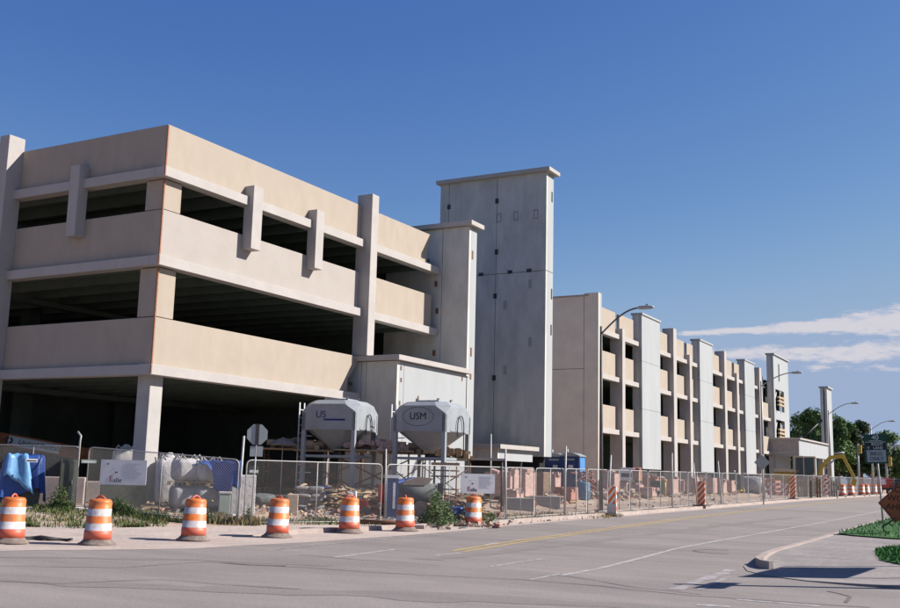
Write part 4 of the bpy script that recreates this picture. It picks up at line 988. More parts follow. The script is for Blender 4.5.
q = b.build('blue_tarp', M['tarp'], None, p); so = q.modifiers.new('s', 'SOLIDIFY'); so.thickness = .012
tag(q, 'blue tarp thrown over the stacked bags and hanging at their right', 'tarp')
# white wrapped unit + pale green box
block(243, 33.4, .75, .5, 1.22, 'white wrapped upright unit left of the stop sign post', 'bag', R(-42), 'wrapped unit', 'wrapped_unit')
p = gp(223.5, 518.5); t = thing('utility_box', p, 'small pale green utility box behind the third drum', 'utility box', None, R(-45))
MB().box(-.17, .17, -.15, .15, -.05, .72).build('body', M['palegreen'], t, bevel=.015); MB().box(-.19, .19, -.17, .17, .722, .79).build('lid', M['bag'], t, bevel=.015)
# parasol
p = gd(281, 40.5); t = thing('parasol', p, 'small pale parasol on a thin pole left of the first silo', 'parasol')
MB().tube([(0, 0, 0), (0, 0, 2.15)], .02, 6).build('pole', M['bag'], t)
b = MB(); n = 8; vs = [(0, 0, 2.45)]+[(.62*math.cos(k*6.283/n), .62*math.sin(k*6.283/n), 2.15) for k in range(n)]; b.add(vs, [(0, 1+k, 1+(k+1) % n) for k in range(n)]); q = b.build('canopy', M['sand'], t); q.modifiers.new('s', 'SOLIDIFY').thickness = .01
# ------------------------------------------------------------------ block and brick stacks
def stack(px, D, L_, W_, H_, label, m='pinkbrick', rz=0, z=0, grp='stacked block pallets', loose=6, seed=0, rag=.0):
    p = gd(px, D); p.z += z
    t = thing('block_stack', p, label, 'block stack', grp, rz)
    b = MB(); rn = random.Random(seed); b.box(-L_/2, L_/2, -W_/2, W_/2, .12, H_-rag)
    k = 0; n = int(L_/.42)
    if rag:
        for i in range(n):
            for j in range(max(1, int(W_/.42))):
                hh = rn.choice([0, .1, .2, .2]); 
                if hh: b.box(-L_/2+i*L_/n+.01, -L_/2+(i+1)*L_/n-.01, -W_/2+j*.42+.01, min(W_/2, -W_/2+(j+1)*.42)-.01, H_-rag, H_-rag+hh)
    for k in range(loose): b.obox((rn.uniform(-L_/2, L_/2), rn.uniform(-W_/2, W_/2), H_+.02-rag+rn.uniform(0, .08)), (.36, .18, .18), (rn.uniform(-.3, .3), rn.uniform(-.3, .3), rn.uniform(0, 3)))
    b.build('blocks', M[m], t); b = MB()
    for y in (-.4, 0, .4): b.box(-L_/2, L_/2, y*W_-.05, y*W_+.05, 0, .118)
    b.build('pallet_base', M['strap'], t); return t
stack(505.5, 46.6, .9, .9, 1.3, 'pink block stack just right of the second notice board', seed=1, rag=.2)
stack(521, 48, 1.2, 1.0, 1.4, 'widest pink block stack below the white entry block', seed=2, rag=.2, loose=10)
stack(551.5, 52, .7, .7, 1.2, 'narrow pink block stack left of the portable toilets', seed=3, rag=.2)
stack(513, 45, .7, .7, .7, 'low pink block stack in front of the widest one', seed=4, rag=.2, loose=10)
block(540.5, 49.5, .9, .7, 1.25, 'dark brown crate between the pink block stacks', 'oldwood', 0, 'crate', 'wooden_crate')
def lblock(px, D, L_, H_, label, rz): return block(px, D, L_, .45, H_, label, 'lowconc', rz, 'concrete block', 'concrete_block', 'low grey concrete blocks')
lblock(519, 43.0, 1.25, .52, 'low grey concrete block, left of the pair before the pink stacks', R(-62)); lblock(545, 46.2, 1.35, .45, 'low grey concrete block, right of the pair before the toilets', R(-66))
stack(610, 60, .85, .85, 1.2, 'pale pink block stack behind the white striped marker', seed=5, loose=4); stack(635.5, 63, .75, .75, .85, 'pink block stack under the red load', seed=6, rag=.2)
stack(635.5, 63.1, .6, .6, .6, 'dark red load on top of a pink block stack', 'redbrick', 0, .87, loose=3, seed=7)
stack(669, 69, 1.1, .9, 1.05, 'pale pink block stack right of the yellow standpipe', seed=8, loose=3); stack(647, 62, .8, .9, .62, 'low ragged block stack beside the dark green box', seed=9, rag=.2, loose=9)
stack(692.5, 75, .9, .9, 1.05, 'pink block stack left of the second striped marker', seed=10, loose=4); stack(709, 79, 1.1, .9, 1.2, 'pink block stack, left one right of the second marker', seed=11, rag=.2, loose=5)
stack(719, 81, 1.0, .9, 1.15, 'pink block stack, right one right of the second marker', seed=12, rag=.2, loose=5)
stack(772, 100, 2.4, 1.1, 1.15, 'brown red block stack behind the low barricade', 'redbrick', seed=13, loose=5); stack(785, 106, 1.8, 1.1, 1.25, 'brown red block stack left of the third marker', 'redbrick', seed=14, loose=5)
for k, (px, D, L_, H_, m, lb) in enumerate(((596, 62, .9, .75, 'redbrick', 'low reddish block stack between the barrel and the white marker'), (622, 66, .9, .9, 'pinkbrick', 'pink block stack behind the square white sign'), (651, 74, 1.0, 1.25, 'redbrick', 'tall reddish block stack behind the dark green box'),
        (680, 80, 1.1, 1.0, 'pinkbrick', 'pink block stack before the second far garage pier'), (701, 86, 1.1, 1.25, 'redbrick', 'reddish block stack above the second striped marker'), (728, 88, 1.2, 1.0, 'pinkbrick', 'pink block stack left of the generator'), (742, 98, 1.2, 1.1, 'redbrick', 'reddish block stack just right of the generator'),
        (760, 100, 1.2, 1.2, 'pinkbrick', 'pink block stack behind the diamond sign post'), (496, 47.5, .8, 1.1, 'redbrick', 'reddish block stack behind the smaller notice board'), (566, 50, .9, .7, 'redbrick', 'low reddish block stack in front of the toilets'))):
    stack(px, D, L_, .9, H_, lb, m, seed=30+k, rag=.2, loose=7)
# brown timber hoarding behind the third marker
for i, (px, D, lb) in enumerate(((803, 93, 'left part of the brown timber hoarding behind the fence'), (812, 96, 'right part of the brown timber hoarding behind the fence'), (829, 104, 'grey timber hoarding behind the barricade'))):
    p = gd(px, D); t = thing('timber_hoarding', p, lb, 'hoarding', 'timber hoardings'); b = MB()
    for k in range(7): b.box(-.02, .02, -.7+k*.2, -.7+k*.2+.16, 0, 1.45+.12*((k*7+i) % 3))
    b.build('boards', M['oldwood' if i < 2 else 'lowconc'], t); MB().box(.02, .08, -.75, .75, .4, .5).box(.02, .08, -.75, .75, 1.1, 1.2).build('rail', M['wood'], t)
# scaffold staging with blocks on top
def scaffold(px, D, L_, H_, label, rz):
    p = gd(px, D); t = thing('scaffold', p, label, 'scaffold', 'low mason scaffolds', rz); b = MB()
    for x in (-L_/2, L_/2):
        for y in (-.55, .55): b.tube([(x, y, 0), (x, y, H_)], .025, 6)
        for z in (.5, 1.1, H_-.2): b.tube([(x, -.55, z), (x, .55, z)], .02, 6)
    for y in (-.55, .55): b.tube([(-L_/2, y, .4), (L_/2, y, H_-.3)], .015, 5); b.tube([(-L_/2, y, H_-.3), (L_/2, y, .4)], .015, 5)
    b.build('frame', M['rust'], t); b = MB()
    for k in range(5): b.box(-L_/2-.2, L_/2+.2, -.62+k*.25, -.62+k*.25+.23, H_, H_+.05)
    b.build('plank_deck', M['wood'], t); return p
def brickpile(p, L_, H_, label, rz, m, seed, off=(0, 0)):
    rn = random.Random(seed); b = MB(); e = Euler((0, 0, rz)).to_matrix()
    for k in range(int(L_*26)):
        x = rn.uniform(-L_/2, L_/2); z = rn.uniform(0, H_)*(1-abs(x)/L_*.8); b.obox((x, rn.uniform(-.4, .4), .05+z), (.38, .19, .18), (0, 0, rn.choice([0, 1.57, .1, 1.4])))
    t = b.build('block_pile', M[m], None, None); t.location = p+e@Vector((off[0], off[1], 0)); t.rotation_euler.z = rz; tag(t, label, 'block pile', 'loose block piles on staging')
for (px, D, L_, H_, lb, lb2, sd_, m) in ((296, 41.5, 2.4, 1.95, 'scaffold left of the first silo', 'sunlit block pile on the scaffold left of the first silo', 1, 'sand'), (330, 41.0, 2.4, 1.9, 'scaffold directly behind the first silo', 'block pile seen under the hopper marked US', 2, 'sand'),
                                      (374, 40.2, 2.6, 1.95, 'scaffold between the two silos', 'block pile on the scaffold between the two silos', 3, 'pinkbrick'), (404, 40.5, 1.6, 1.9, 'scaffold behind the silo marked USM', 'block pile low behind the silo marked USM', 4, 'sand'),
                                      (446, 40.0, 1.8, 1.9, 'scaffold right of the silo marked USM, below the annex', 'tan block pile on the scaffold below the annex', 5, 'strap')):
    p = scaffold(px, D, L_, H_, lb, R(-60)); brickpile(p+Vector((0, 0, H_+.05)), L_*.85, .32, lb2, R(-60), m, sd_)
p = gd(468, 40.5); t = thing('plank_platform', p, 'long pale plank platform right of the silos', 'platform', None, R(-62)); MB().box(-1.4, 1.4, -.3, .3, 1.95, 2.03).build('planks', M['ledge'], t)
b = MB(); 
for x in (-1.3, 0, 1.3): b.tube([(x, 0, 0), (x, 0, 1.95)], .04, 6)
b.build('leg', M['darksteel'], t)
# scaffold frame ladder (red-brown) near x=445
p = gd(445, 37); t = thing('scaffold_tower', p, 'rusty scaffold frame standing behind the green bush', 'scaffold frame', None, R(-60)); b = MB()
for x in (-.4, 0, .4): b.tube([(x, 0, 0), (x, 0, 1.95)], .025, 6)
for z in (.5, 1.0, 1.45, 1.65, 1.85): b.tube([(-.5, 0, z), (.5, 0, z)], .03, 6)
b.build('frame', M['rust'], t); MB().box(-.5, .5, -.05, .05, 1.86, 1.93).build('crossbar', M['wood'], t)
# mixer
p = gd(415, 36.2); t = thing('mortar_mixer', p, 'stained mortar mixer on wheels left of the green bush', 'mixer', None, R(-55))
b = MB(); b.tube([(-.75, 0, .85), (.75, 0, .85)], [.33, .33], 20); b.build('drum', M['mixer'], t)
b = MB().extr([(-.45, -.25, 1.12), (.35, -.25, 1.12), (.62, -.25, 1.36), (.1, -.25, 1.40), (-.3, -.25, 1.27)], (0, .5, 0)); b.build('sand_heap', M['sand'], t)
MB().box(-.9, .9, -.3, .3, .35, .42).box(-.95, -.8, -.25, .25, .42, 1.2).box(.8, .95, -.25, .25, .42, 1.2).build('frame', M['darksteel'], t)
for y in (-.45, .45): MB().tube([(.2, y-.08, .3), (.2, y+.08, .3)], .3, 16).build('wheel', M['rubber'], t)
MB().box(-1.25, -.9, -.25, .25, .5, 1.1).build('engine_box', M['redthing'], t)
p = gd(391.5, 35.2); t = thing('power_box', p, 'dark blue power box with a white top at the fence joint', 'power box', None, R(-50)); MB().box(-.22, .22, -.15, .15, 0, 1.35).build('body', M['bluep'], t, bevel=.01)
MB().box(-.25, .25, -.18, .18, 1.352, 1.45).build('cap', M['signw'], t); MB().box(.04, .12, -.16, -.152, .35, 1.2).build('conduit', M['signw'], t)
def rn_(k): return .05*math.sin(k*7.3)
def tarpheap(px, D, a, label, m='tarp', seed=0, z=0, nm='tarp_bundle', cat='tarp'):
    p = gd(px, D); p.z += z; q = MB().blob((0, 0, a[2]), a, .6, 30, 20, .07, seed).build(nm, M[m]); q.location = p; q.rotation_euler.z = seed; return tag(q, label, cat)
tarpheap(401, 36.6, (.3, .3, .62), 'blue tarp bundle beside the power box', 'tarp', 1); tarpheap(417, 38.2, (.4, .3, .13), 'flat blue tarp bundle behind the mixer top', 'tarp', 2, 1.0)
block(417, 38.4, .9, .7, 1.05, 'rusty crate under the blue bundle behind the mixer', 'rust', R(-55), 'crate', 'storage_crate')
tarpheap(458, 36.2, (.5, .35, .18), 'crumpled blue tarp on the ground below the second notice board', 'tarp', 3, .1)
p = gd(311, 36.2); t = thing('sack_pile', p, 'pile of dusty cement sacks behind the first silo front leg', 'sack pile', None, R(-50))
for k in range(12): MB().blob((-.24+.46*(k % 2)+rn_(k), rn_(k+5), .07+.125*(k//2)), (.26, .2, .08), .5, 18, 8, .06, k).build('sack', M['dustysack'], t)
tarpheap(323, 37.5, (.45, .35, .36), 'dark blue wrapped load under the first silo', 'bluep', 5, nm='wrapped_load', cat='load')
tarpheap(263, 36.2, (.5, .4, .22), 'dark heap with rubble beside the stop sign', 'mixer', 6, nm='rubble_heap', cat='heap')
block(293.5, 34.5, .36, .35, .62, 'pinkish block upright left of the first silo leg', 'sand', R(-50), 'concrete block'); block(284, 35.2, .5, .4, .5, 'small dark block left of the pinkish block', 'cabinet', R(-50), 'concrete block')
p = gd(356, 35.6); t = thing('water_pump', p, 'small red engine pump on the ground between the silos', 'pump', None, R(-50)); MB().box(-.4, .4, -.25, .25, .18, .5).build('engine', M['redthing'], t, bevel=.03)
MB().tube([(-.5, 0, .2), (.5, 0, .2)], .05).tube([(0, 0, .4), (0, 0, .8)], .05).build('frame', M['signw'], t)
for x in (-.35, .35): MB().tube([(x, -.3, .15), (x, -.22, .15)], .15, 14).build('wheel', M['rubber'], t)
# blue barrel with loose wood
p = gd(584, 53); t = thing('plastic_barrel', p, 'blue plastic barrel with scrap heaped behind its rim', 'barrel'); MB().lathe([(.27, 0), (.31, .1), (.31, .42), (.325, .45), (.31, .48), (.31, .8), (.28, .88), (.27, .88)], 24).build('body', M['barrel'], t)
p = gd(584, 55); b = MB(); rn = random.Random(5)
for k in range(34): b.obox((rn.uniform(-.55, .55), rn.uniform(-.4, .4), rn.uniform(.05, 1.25)), (rn.uniform(.3, .8), .1, .06), (rn.uniform(-.6, .6), rn.uniform(-.6, .6), rn.uniform(0, 3)))
q = b.build('scrap_heap', M['redbrick']); q.location = p; tag(q, 'heap of reddish scrap behind the blue barrel', 'scrap heap')
# dark green box, yellow standpipe, generator, wrapped pile
block(657, 66, .55, .6, .95, 'dark green box between the ragged stacks', 'darkgreen', 0, 'box', 'equipment_box'); tarpheap(650, 63.5, (.35, .3, .25), 'red plastic heap beside the dark green box', 'redthing', 7, .1, 'plastic_heap', 'heap')
p = gd(664.8, 66); t = thing('standpipe', p, 'yellow standpipe right of the dark green box', 'standpipe'); MB().tube([(0, 0, 0), (0, 0, .95)], .09, 8).build('pipe', M['yellow'], t); MB().blob((0, 0, 1.0), (.13, .13, .12), 1).build('cap', M['yellow'], t)
tarpheap(751, 92, (1.2, .9, .7), 'grey pink wrapped pile near the diamond sign', 'baggrey', 8, 0, 'wrapped_pile', 'pile')
p = gd(737, 90); t = thing('generator', p, 'dark generator before the third white pier', 'generator'); MB().box(-.6, .6, -.45, .45, .3, 1.5).build('housing', M['darksteel'], t, bevel=.05); MB().box(-.7, .7, -.5, .5, .15, .29).build('frame', M['yellow'], t); MB().tube([(0, .2, 1.5), (0, .2, 1.85)], .06).build('exhaust', M['galv'], t)
for y in (-.5, .5): MB().tube([(0, y-.08, .22), (0, y+.08, .22)], .22, 14).build('wheel', M['rubber'], t)
# yellow-capped cones or posts near 775
# portable toilets
def potty(px, D, label):
    p = gd(px, D); t = thing('portable_toilet', p, label, 'portable toilet', 'blue portable toilets', R(4))
    w = .56; MB().box(-w, w, -w, w, .08, 2.05).build('body', M['bluep'], t, bevel=.02); MB().box(-w-.02, -w-.001, -w+.12, w-.12, .15, 1.95).build('door', M['bluep'], t)
    MB().box(-w+.12, w-.12, -w-.02, -w-.001, .15, 1.95).build('side_panel', M['bluelit'], t); MB().box(-w-.03, -w-.021, -.22, .05, 1.35, 1.55).build('door_plate', M['signw'], t); MB().box(-w-.03, -w-.021, -.3, .3, 1.80, 1.90).build('header_plate', M['alu'], t)  # pale panel paints the sunlit street side
    b = MB(); n = 8; poly = [(-w-.04+0, -w-.04+(2*w+.08)*k/n, 2.06+.17*math.sin(math.pi*k/n)) for k in range(n+1)]; b.extr(poly+[(-w-.04, w+.04, 2.02), (-w-.04, -w-.04, 2.02)], (2*w+.08, 0, 0)); b.build('roof', M['alu'], t)
    MB().tube([(w-.1, w-.1, 2.05), (w-.1, w-.1, 2.45)], .05).build('vent_pipe', M['alu'], t); MB().box(-w, w, -w, w, 0, .078).build('skid', M['darksteel'], t)
potty(572.5, 58.5, 'blue portable toilet with a pale lit side, the nearer of two'); potty(557, 60.5, 'blue portable toilet partly hidden behind the other one')
# ------------------------------------------------------------------ backhoe
p = gd(803, 103); t = thing('backhoe', p, 'yellow backhoe with dark cab and arched boom near the canopy', 'backhoe', None, R(-78))
# local x runs to the right of the picture
t.scale = (.86, .9, 1.18); MB().box(-.75, 1.15, -.75, .75, 1.2, 2.9).build('cab', M['glass'], t, bevel=.04); MB().box(-.9, 1.3, -.85, .85, 2.902, 3.02).build('cab_roof', M['cream'], t)
for x in (-.78, .1, 1.18):
    for y in (-.78, .78): MB().box(x-.05, x+.05, y-.05, y+.05, 1.2, 2.9).build('cab_pillar', M['cream'], t)
b = MB(); b.box(-3.0, -.8, -.5, .5, .9, 1.75); b.box(-1.6, 1.6, -.7, .7, .6, 1.15); b.build('body', M['yellow'], t, bevel=.06)
MB().box(-3.0, -.4, -.75, .75, 1.76, 2.0).build('hood_cover', M['cream'], t); MB().obox((-3.4, 0, .6), (.5, 2.0, .7), (0, .3, 0)).build('bucket', M['yellow'], t)
for y in (-.95, .75): MB().tube([(.7, y, .7), (.7, y+.3, .7)], .7, 22).build('wheel', M['rubber'], t); MB().tube([(-2.3, y, .5), (-2.3, y+.25, .5)], .5, 20).build('wheel', M['rubber'], t)
b = MB(); beam(b, (1.5, 0, 1.0), (2.0, 0, 2.4), .35, .42); beam(b, (1.95, 0, 2.25), (2.9, 0, 3.0), .3, .34); beam(b, (2.8, 0, 2.95), (4.2, 0, 3.1), .26, .30); b.build('boom', M['yellow'], t, bevel=.03)
b = MB(); beam(b, (4.05, 0, 3.2), (5.2, 0, 1.45), .24, .28); b.build('dipper_arm', M['yellow'], t, bevel=.03); MB().obox((5.15, .3, 1.1), (.45, .6, .5), (0, .4, 0)).build('digging_bucket', M['yellow'], t)
MB().tube([(2.2, 0, 2.0), (3.5, 0, 3.0)], .07).tube([(3.2, 0, 3.3), (4.3, 0, 3.35)], .07).build('hydraulic_cylinder', M['galv'], t)
MB().box(1.1, 2.2, -.6, .6, .9, 1.5).build('counterweight', M['yellow'], t, bevel=.08)
# ------------------------------------------------------------------ traffic signals
def signal(px, D, h, arm, label, heads):
    p = gd(px, D); t = thing('traffic_signal', p, label, 'traffic signal', 'yellow traffic signals'); MB().tube([(0, 0, 0), (0, 0, h)], [.17, .12], 10).build('pole', M['galv'], t)
    if arm: MB().tube([(0, 0, h-.4), (0, -arm, h-.1)], [.11, .06], 8).build('mast_arm', M['galv'], t)
    for (y, z) in heads:
        hd = MB().box(-.2, .2, y-.22, y+.22, z-.6, z+.6).build('signal_head', M['yellow'], t, bevel=.03)
        for k in range(3): MB().tube([(-.21, y, z-.38+.38*k), (-.32, y, z-.38+.38*k)], .14, 12).build('lens_hood', M['yellow'], hd)
    return t
signal(887, 150, 6.6, 9, 'traffic signal with a mast arm reaching off the right edge', [(-.45, 4.2), (-6, 5.6)]); signal(859, 160, 6.6, 0, 'yellow traffic signal head in front of the dark tree', [(-.3, 5.9)]); signal(872.8, 172, 5, 0, 'traffic signal pole low beside the green sign post', [(0, 3.0)])
# truck far right
p = gd(893, 150); t = thing('pickup_truck', p, 'dark pickup truck parked far off at the right edge', 'truck', None, R(-80))
MB().box(-2.6, 2.6, -.9, .9, .5, 1.15).build('body', M['darksteel'], t, bevel=.08); MB().box(-.9, 1.0, -.8, .8, 1.152, 1.85).build('cab', M['glass'], t, bevel=.1); MB().box(-.8, .9, -.7, .7, 1.852, 1.9).build('cab_roof', M['galv'], t)
for x in (-1.7, 1.7):
    for y in (-.85, .7): MB().tube([(x, y, .4), (x, y+.2, .4)], .4, 16).build('wheel', M['rubber'], t)
# orange safety netting
for i, (px, D, lb) in enumerate(((868, 137, 'left sheet of red orange safety netting behind the drums'), (884, 139, 'right sheet of red orange safety netting behind the drums'))):
    p = gd(px, D); t = thing('safety_netting', p, lb, 'netting', 'red orange safety netting'); b = MB()
    for k in range(9): b.box(-.02, .02, -1.1, 1.1, .8+k*.14, .8+k*.14+.06)
    for k in range(12): b.box(-.022, .018, -1.1+k*.2, -1.06+k*.2, .8, 2.0)
    b.build('net', M['redorange'], t); MB().tube([(0, -1.1, 0), (0, -1.1, 2.1)], .04).tube([(0, 1.1, 0), (0, 1.1, 2.1)], .04).build('stake', M['darksteel'], t)
# distant buildings / walls behind trees
p = gd(880, 260); 
# ------------------------------------------------------------------ loose rubble, weeds, bush
rn = random.Random(11)
def scatter(name, spec, m, label, cat, kind='stuff', flat=False):
    b = MB()
    for (px0, px1, D0, D1, n, s0, s1, zz) in spec:
        for k in range(n):
            px = rn.uniform(px0, px1); v = rn.uniform(D0, D1); p = gd(px, YD(px, v) if D1 < 26 else v); s = s0+(s1-s0)*rn.random()**2.2
            if flat: dims = (s*2.2, rn.uniform(.06, .16), rn.uniform(.02, .05)); tl_ = .22
            else: dims = (s*rn.uniform(.6, 1.4), s*rn.uniform(.4, .9), s*rn.uniform(.3, .7)); tl_ = .5
            b.obox((p.x, p.y, p.z+.02+rn.uniform(0, zz)), dims, (rn.uniform(-tl_, tl_), rn.uniform(-tl_, tl_), rn.uniform(0, 3.1)), rn.choice([0, 0, 1, 2]))
    return tag(b.build(name, m), label, cat, None, kind)
scatter('rubble', [(500, 570, 18.6, 21.5, 260, .05, .26, .10), (570, 640, 19.4, 22.5, 260, .06, .3, .12), (592, 606, 19.5, 20.5, 70, .08, .3, .3), (545, 562, 18.6, 19.8, 110, .08, .3, .4), (640, 700, 20, 23, 110, .08, .3, .1), (500, 700, 16.8, 19, 120, .03, .14, .0), (560, 760, 19.5, 21.5, 260, .08, .3, .1), (250, 400, 33.5, 37, 300, .04, .2, .05), (95, 235, 33, 36, 160, .04, .2, .05), (400, 500, 34, 40, 420, .05, .26, .12), (700, 800, 20, 24, 60, .1, .35, .1), (340, 400, 37, 40, 200, .08, .35, .5), (425, 475, 36.5, 39, 260, .07, .35, .6), (600, 640, 19, 22, 120, .1, .35, .35)],
        [M['sand'], M['redbrick'], M['lowconc']], 'broken blocks and rubble strewn behind the fence', 'rubble')
scatter('scrap_lumber', [(500, 640, 19.0, 21.5, 60, .2, .8, .25), (300, 400, 36, 40, 160, .2, 1.0, .7), (395, 480, 36, 40, 130, .2, .8, .8), (100, 240, 33.5, 36, 50, .2, .7, .1), (640, 700, 20.5, 23, 20, .2, .9, .2)], [M['wood'], M['oldwood'], M['strap']], 'scrap boards scattered behind the fence', 'lumber', flat=True)
scatter('rubble', [(440, 600, 15.75, 15.95, 22, .08, .22, .0), (600, 760, 16.5, 18.5, 40, .1, .26, 0), (395, 445, 33.6, 34.4, 14, .12, .3, 0)], [M['kerb'], M['dirt'], M['lowconc']], 'small stones lying along the kerb', 'stones')
def blades(name, spec, mats, label, cat, kind='stuff'):
    b = MB()
    for (poly, n, h0, h1, mi) in spec:
        (p0, p1, p2, p3) = [Vector(q) for q in poly]
        cl = [(rn.random(), rn.random()) for _ in range(max(3, n//250))]
        for k in range(n):
            cu, cv = rn.choice(cl); u = min(1, max(0, cu+rn.gauss(0, .06))); v = min(1, max(0, cv+rn.gauss(0, .14)))
            if rn.random() < .2: u, v = rn.random(), rn.random()
            p = (p0+(p1-p0)*u)*(1-v)+(p3+(p2-p3)*u)*v; z = gz(p.x, p.y); h = rn.uniform(h0, h1); a = rn.uniform(0, 6.28); w = rn.uniform(.012, .03)
            lx, ly = rn.uniform(-.5, .5)*h, rn.uniform(-.5, .5)*h
            mj = 1 if rn.random() < .22 else mi; b.add([(p.x-math.cos(a)*w, p.y-math.sin(a)*w, z-.02), (p.x+math.cos(a)*w, p.y+math.sin(a)*w, z-.02), (p.x+lx, p.y+ly, z+h)], [(0, 1, 2)], mj)
    return tag(b.build(name, mats), label, cat, None, kind)
def q2(px, D): p = at(px, 480, D); return (p.x, p.y)
blades('weeds', [((q2(-20, 29.0), q2(75, 28.6), q2(75, 33.5), q2(-20, 34)), 4200, .03, .15, 0), ((q2(75, 28.4), q2(170, 29.2), q2(170, 32.5), q2(75, 33)), 3600, .03, .15, 0), ((q2(100, 31.5), q2(235, 30.5), q2(235, 32.5), q2(100, 33.5)), 2600, .03, .16, 0), ((q2(200, 30.2), q2(262, 30.2), q2(262, 31.6), q2(200, 32)), 1700, .06, .3, 1),
                 ((q2(250, 31), q2(385, 31.8), q2(385, 34), q2(250, 33)), 1600, .04, .14, 0), ((q2(440, 34.5), q2(500, 35.5), q2(500, 38), q2(440, 37)), 2200, .06, .35, 0), ((q2(500, 37), q2(620, 44), q2(620, 47), q2(500, 40)), 800, .05, .2, 1)],
       [M['weed'], M['straw']], 'green weeds and grass along the left fence', 'weeds')
def shrub(px, D, r, h, label, n=2600, m='bush', nm='bush', yellow=0):
    p = gd(px, D); t = thing(nm, p, label, 'shrub'); b = MB(); rn = random.Random(px)
    for k in range(n):
        a = rn.uniform(0, 6.28); q = rn.random()**.6; zz = rn.random(); rr = r*q*(1.05-.45*zz*zz)*(1+.28*math.sin(3*a+px)+.15*math.sin(7*a+4*zz)); x, y, z = rr*math.cos(a), rr*math.sin(a), h*zz*(.75+.35*math.sin(2*a+1)); s = rn.uniform(.018, .05)
        d1 = Vector((rn.uniform(-1, 1), rn.uniform(-1, 1), rn.uniform(-.2, 1))).normalized(); d2 = d1.cross(Vector((rn.uniform(-1, 1), rn.uniform(-1, 1), .3))).normalized()
        c = Vector((x, y, z+.03)); b.add([c-d2*s*.4, c+d1*s*1.6, c+d2*s*.4, c-d1*s], [(0, 1, 2, 3)], 0)
    b.build('foliage', M[m], t); b = MB()
    for k in range(9): a = k*.7; b.tube([(0, 0, 0), (r*.5*math.cos(a), r*.5*math.sin(a), h*.7)], .012, 4)
    b.build('stem', M['bark'], t)
    if yellow:
        b = MB()
        for k in range(yellow): a = rn.uniform(0, 6.28); b.blob((r*rn.random()*math.cos(a), r*rn.random()*math.sin(a), h*rn.uniform(.7, 1.15)), (.045, .045, .03), 1, 6, 4, 0)
        b.build('flower', M['yellow'], t)
shrub(437, 33.8, .5, .95, 'dusty green bush behind the sixth drum, left of the second notice board', 3600); shrub(447, 34.6, .35, .6, 'smaller green bush right of the dusty one', 1500)
shrub(206, 31.3, .28, .55, 'yellow flowered weed clump just right of the third drum', 500, 'weed', 'flowering_weed', 8); shrub(250, 31, .22, .4, 'dry weed clump at the stop sign base', 400, 'weed', 'weed_clump'); shrub(472, 36.5, .5, .4, 'low green weeds behind the seventh drum', 900, 'weed', 'weed_clump'); shrub(120, 32.6, .6, .35, 'broad green weeds below the wide notice board', 1400, 'weed', 'weed_clump'); shrub(62, 32.8, .35, .6, 'green weeds at the foot of the olive cabinet', 900, 'weed', 'weed_clump')
# fallen orange pipe lying on kerb between fifth and sixth drum
p = gp(384, 527.5); q = MB().tube([(-.75, 0, .07), (.75, 0, .07)], .07, 10).build('fallen_pipe', M['rust'], None, None); q.location = p; q.rotation_euler.z = R(-70); tag(q, 'rusty orange pipe lying by the kerb left of the sixth drum', 'pipe')
p = gp(412, 528.6); q = MB().box(-.4, .4, -.12, .12, 0, .12).build('kerb_block', M['kerb'], None, None, .02); q.location = p; q.rotation_euler.z = R(-65); tag(q, 'loose kerb block just right of the sixth drum', 'kerb block')
# dark hose coil beside the first drum
p = rp_ = pl(38, 541, 2, .012); b = MB(); b.tube([(x*.12-.8, .08*math.sin(x*1.3), .05+.02*math.sin(x)) for x in range(14)], [.06]*8+[.05, .045, .04, .035, .03, .03], 7); q = b.build('rubber_hose', M['darksteel']); q.location = p; q.rotation_euler.z = R(-58); tag(q, 'dark rubber hose piece on the pavement beside the first drum', 'hose')
# ------------------------------------------------------------------ trees
def tree(p, h, r, label, m, seed, n=9500, leaf=.42, trunk=.3):
    rn = random.Random(seed); t = thing('tree', p, label, 'tree', 'trees beyond the far garage')
    tips = []
    b = MB(); b.tube([(0, 0, -.3), (.1, .05, h*.22), (.0, .1, h*.45)], [trunk, trunk*.75, trunk*.5], 8)
    for k in range(9):
        a = k*2.4; q = Vector((math.cos(a)*r*.55, math.sin(a)*r*.55, h*rn.uniform(.5, .85))); b.tube([(0, .05, h*rn.uniform(.22, .42)), q*.55+Vector((0, 0, h*.18)), q], [trunk*.35, trunk*.2, .04], 5)
    b.build('trunk', M['bark'], t)
    cl = []
    for k in range(30):
        a = rn.uniform(0, 6.28); zz = rn.uniform(.22, 1.0); w = math.sin(min(1, (zz-.12)/.88)*math.pi)**.6; rr = r*w*rn.uniform(.35, 1.0)
        cl.append((Vector((rr*math.cos(a), rr*math.sin(a), h*(.12+.82*zz))), rn.uniform(.16, .30)*r))
    cl.append((Vector((0, 0, h*.6)), r*.5)); b = MB()
    for k in range(n):
        c, s = rn.choice(cl); d = Vector((rn.gauss(0, 1), rn.gauss(0, 1), rn.gauss(0, .8))).normalized()*s*rn.uniform(.5, 1.12); c = c+d
        nn = (d.normalized()+Vector((rn.uniform(-.8, .8), rn.uniform(-.8, .8), rn.uniform(-.2, .9)))).normalized(); u = nn.cross(Vector((rn.uniform(-1, 1), rn.uniform(-1, 1), rn.uniform(-1, 1)))).normalized(); v = nn.cross(u); L_ = leaf*rn.uniform(.6, 1.3)
        b.add([c-u*L_*.5, c-v*L_*.3, c+u*L_*.5, c+v*L_*.3], [(0, 1, 2, 3)], 0)
    b.build('crown', M[m], t)
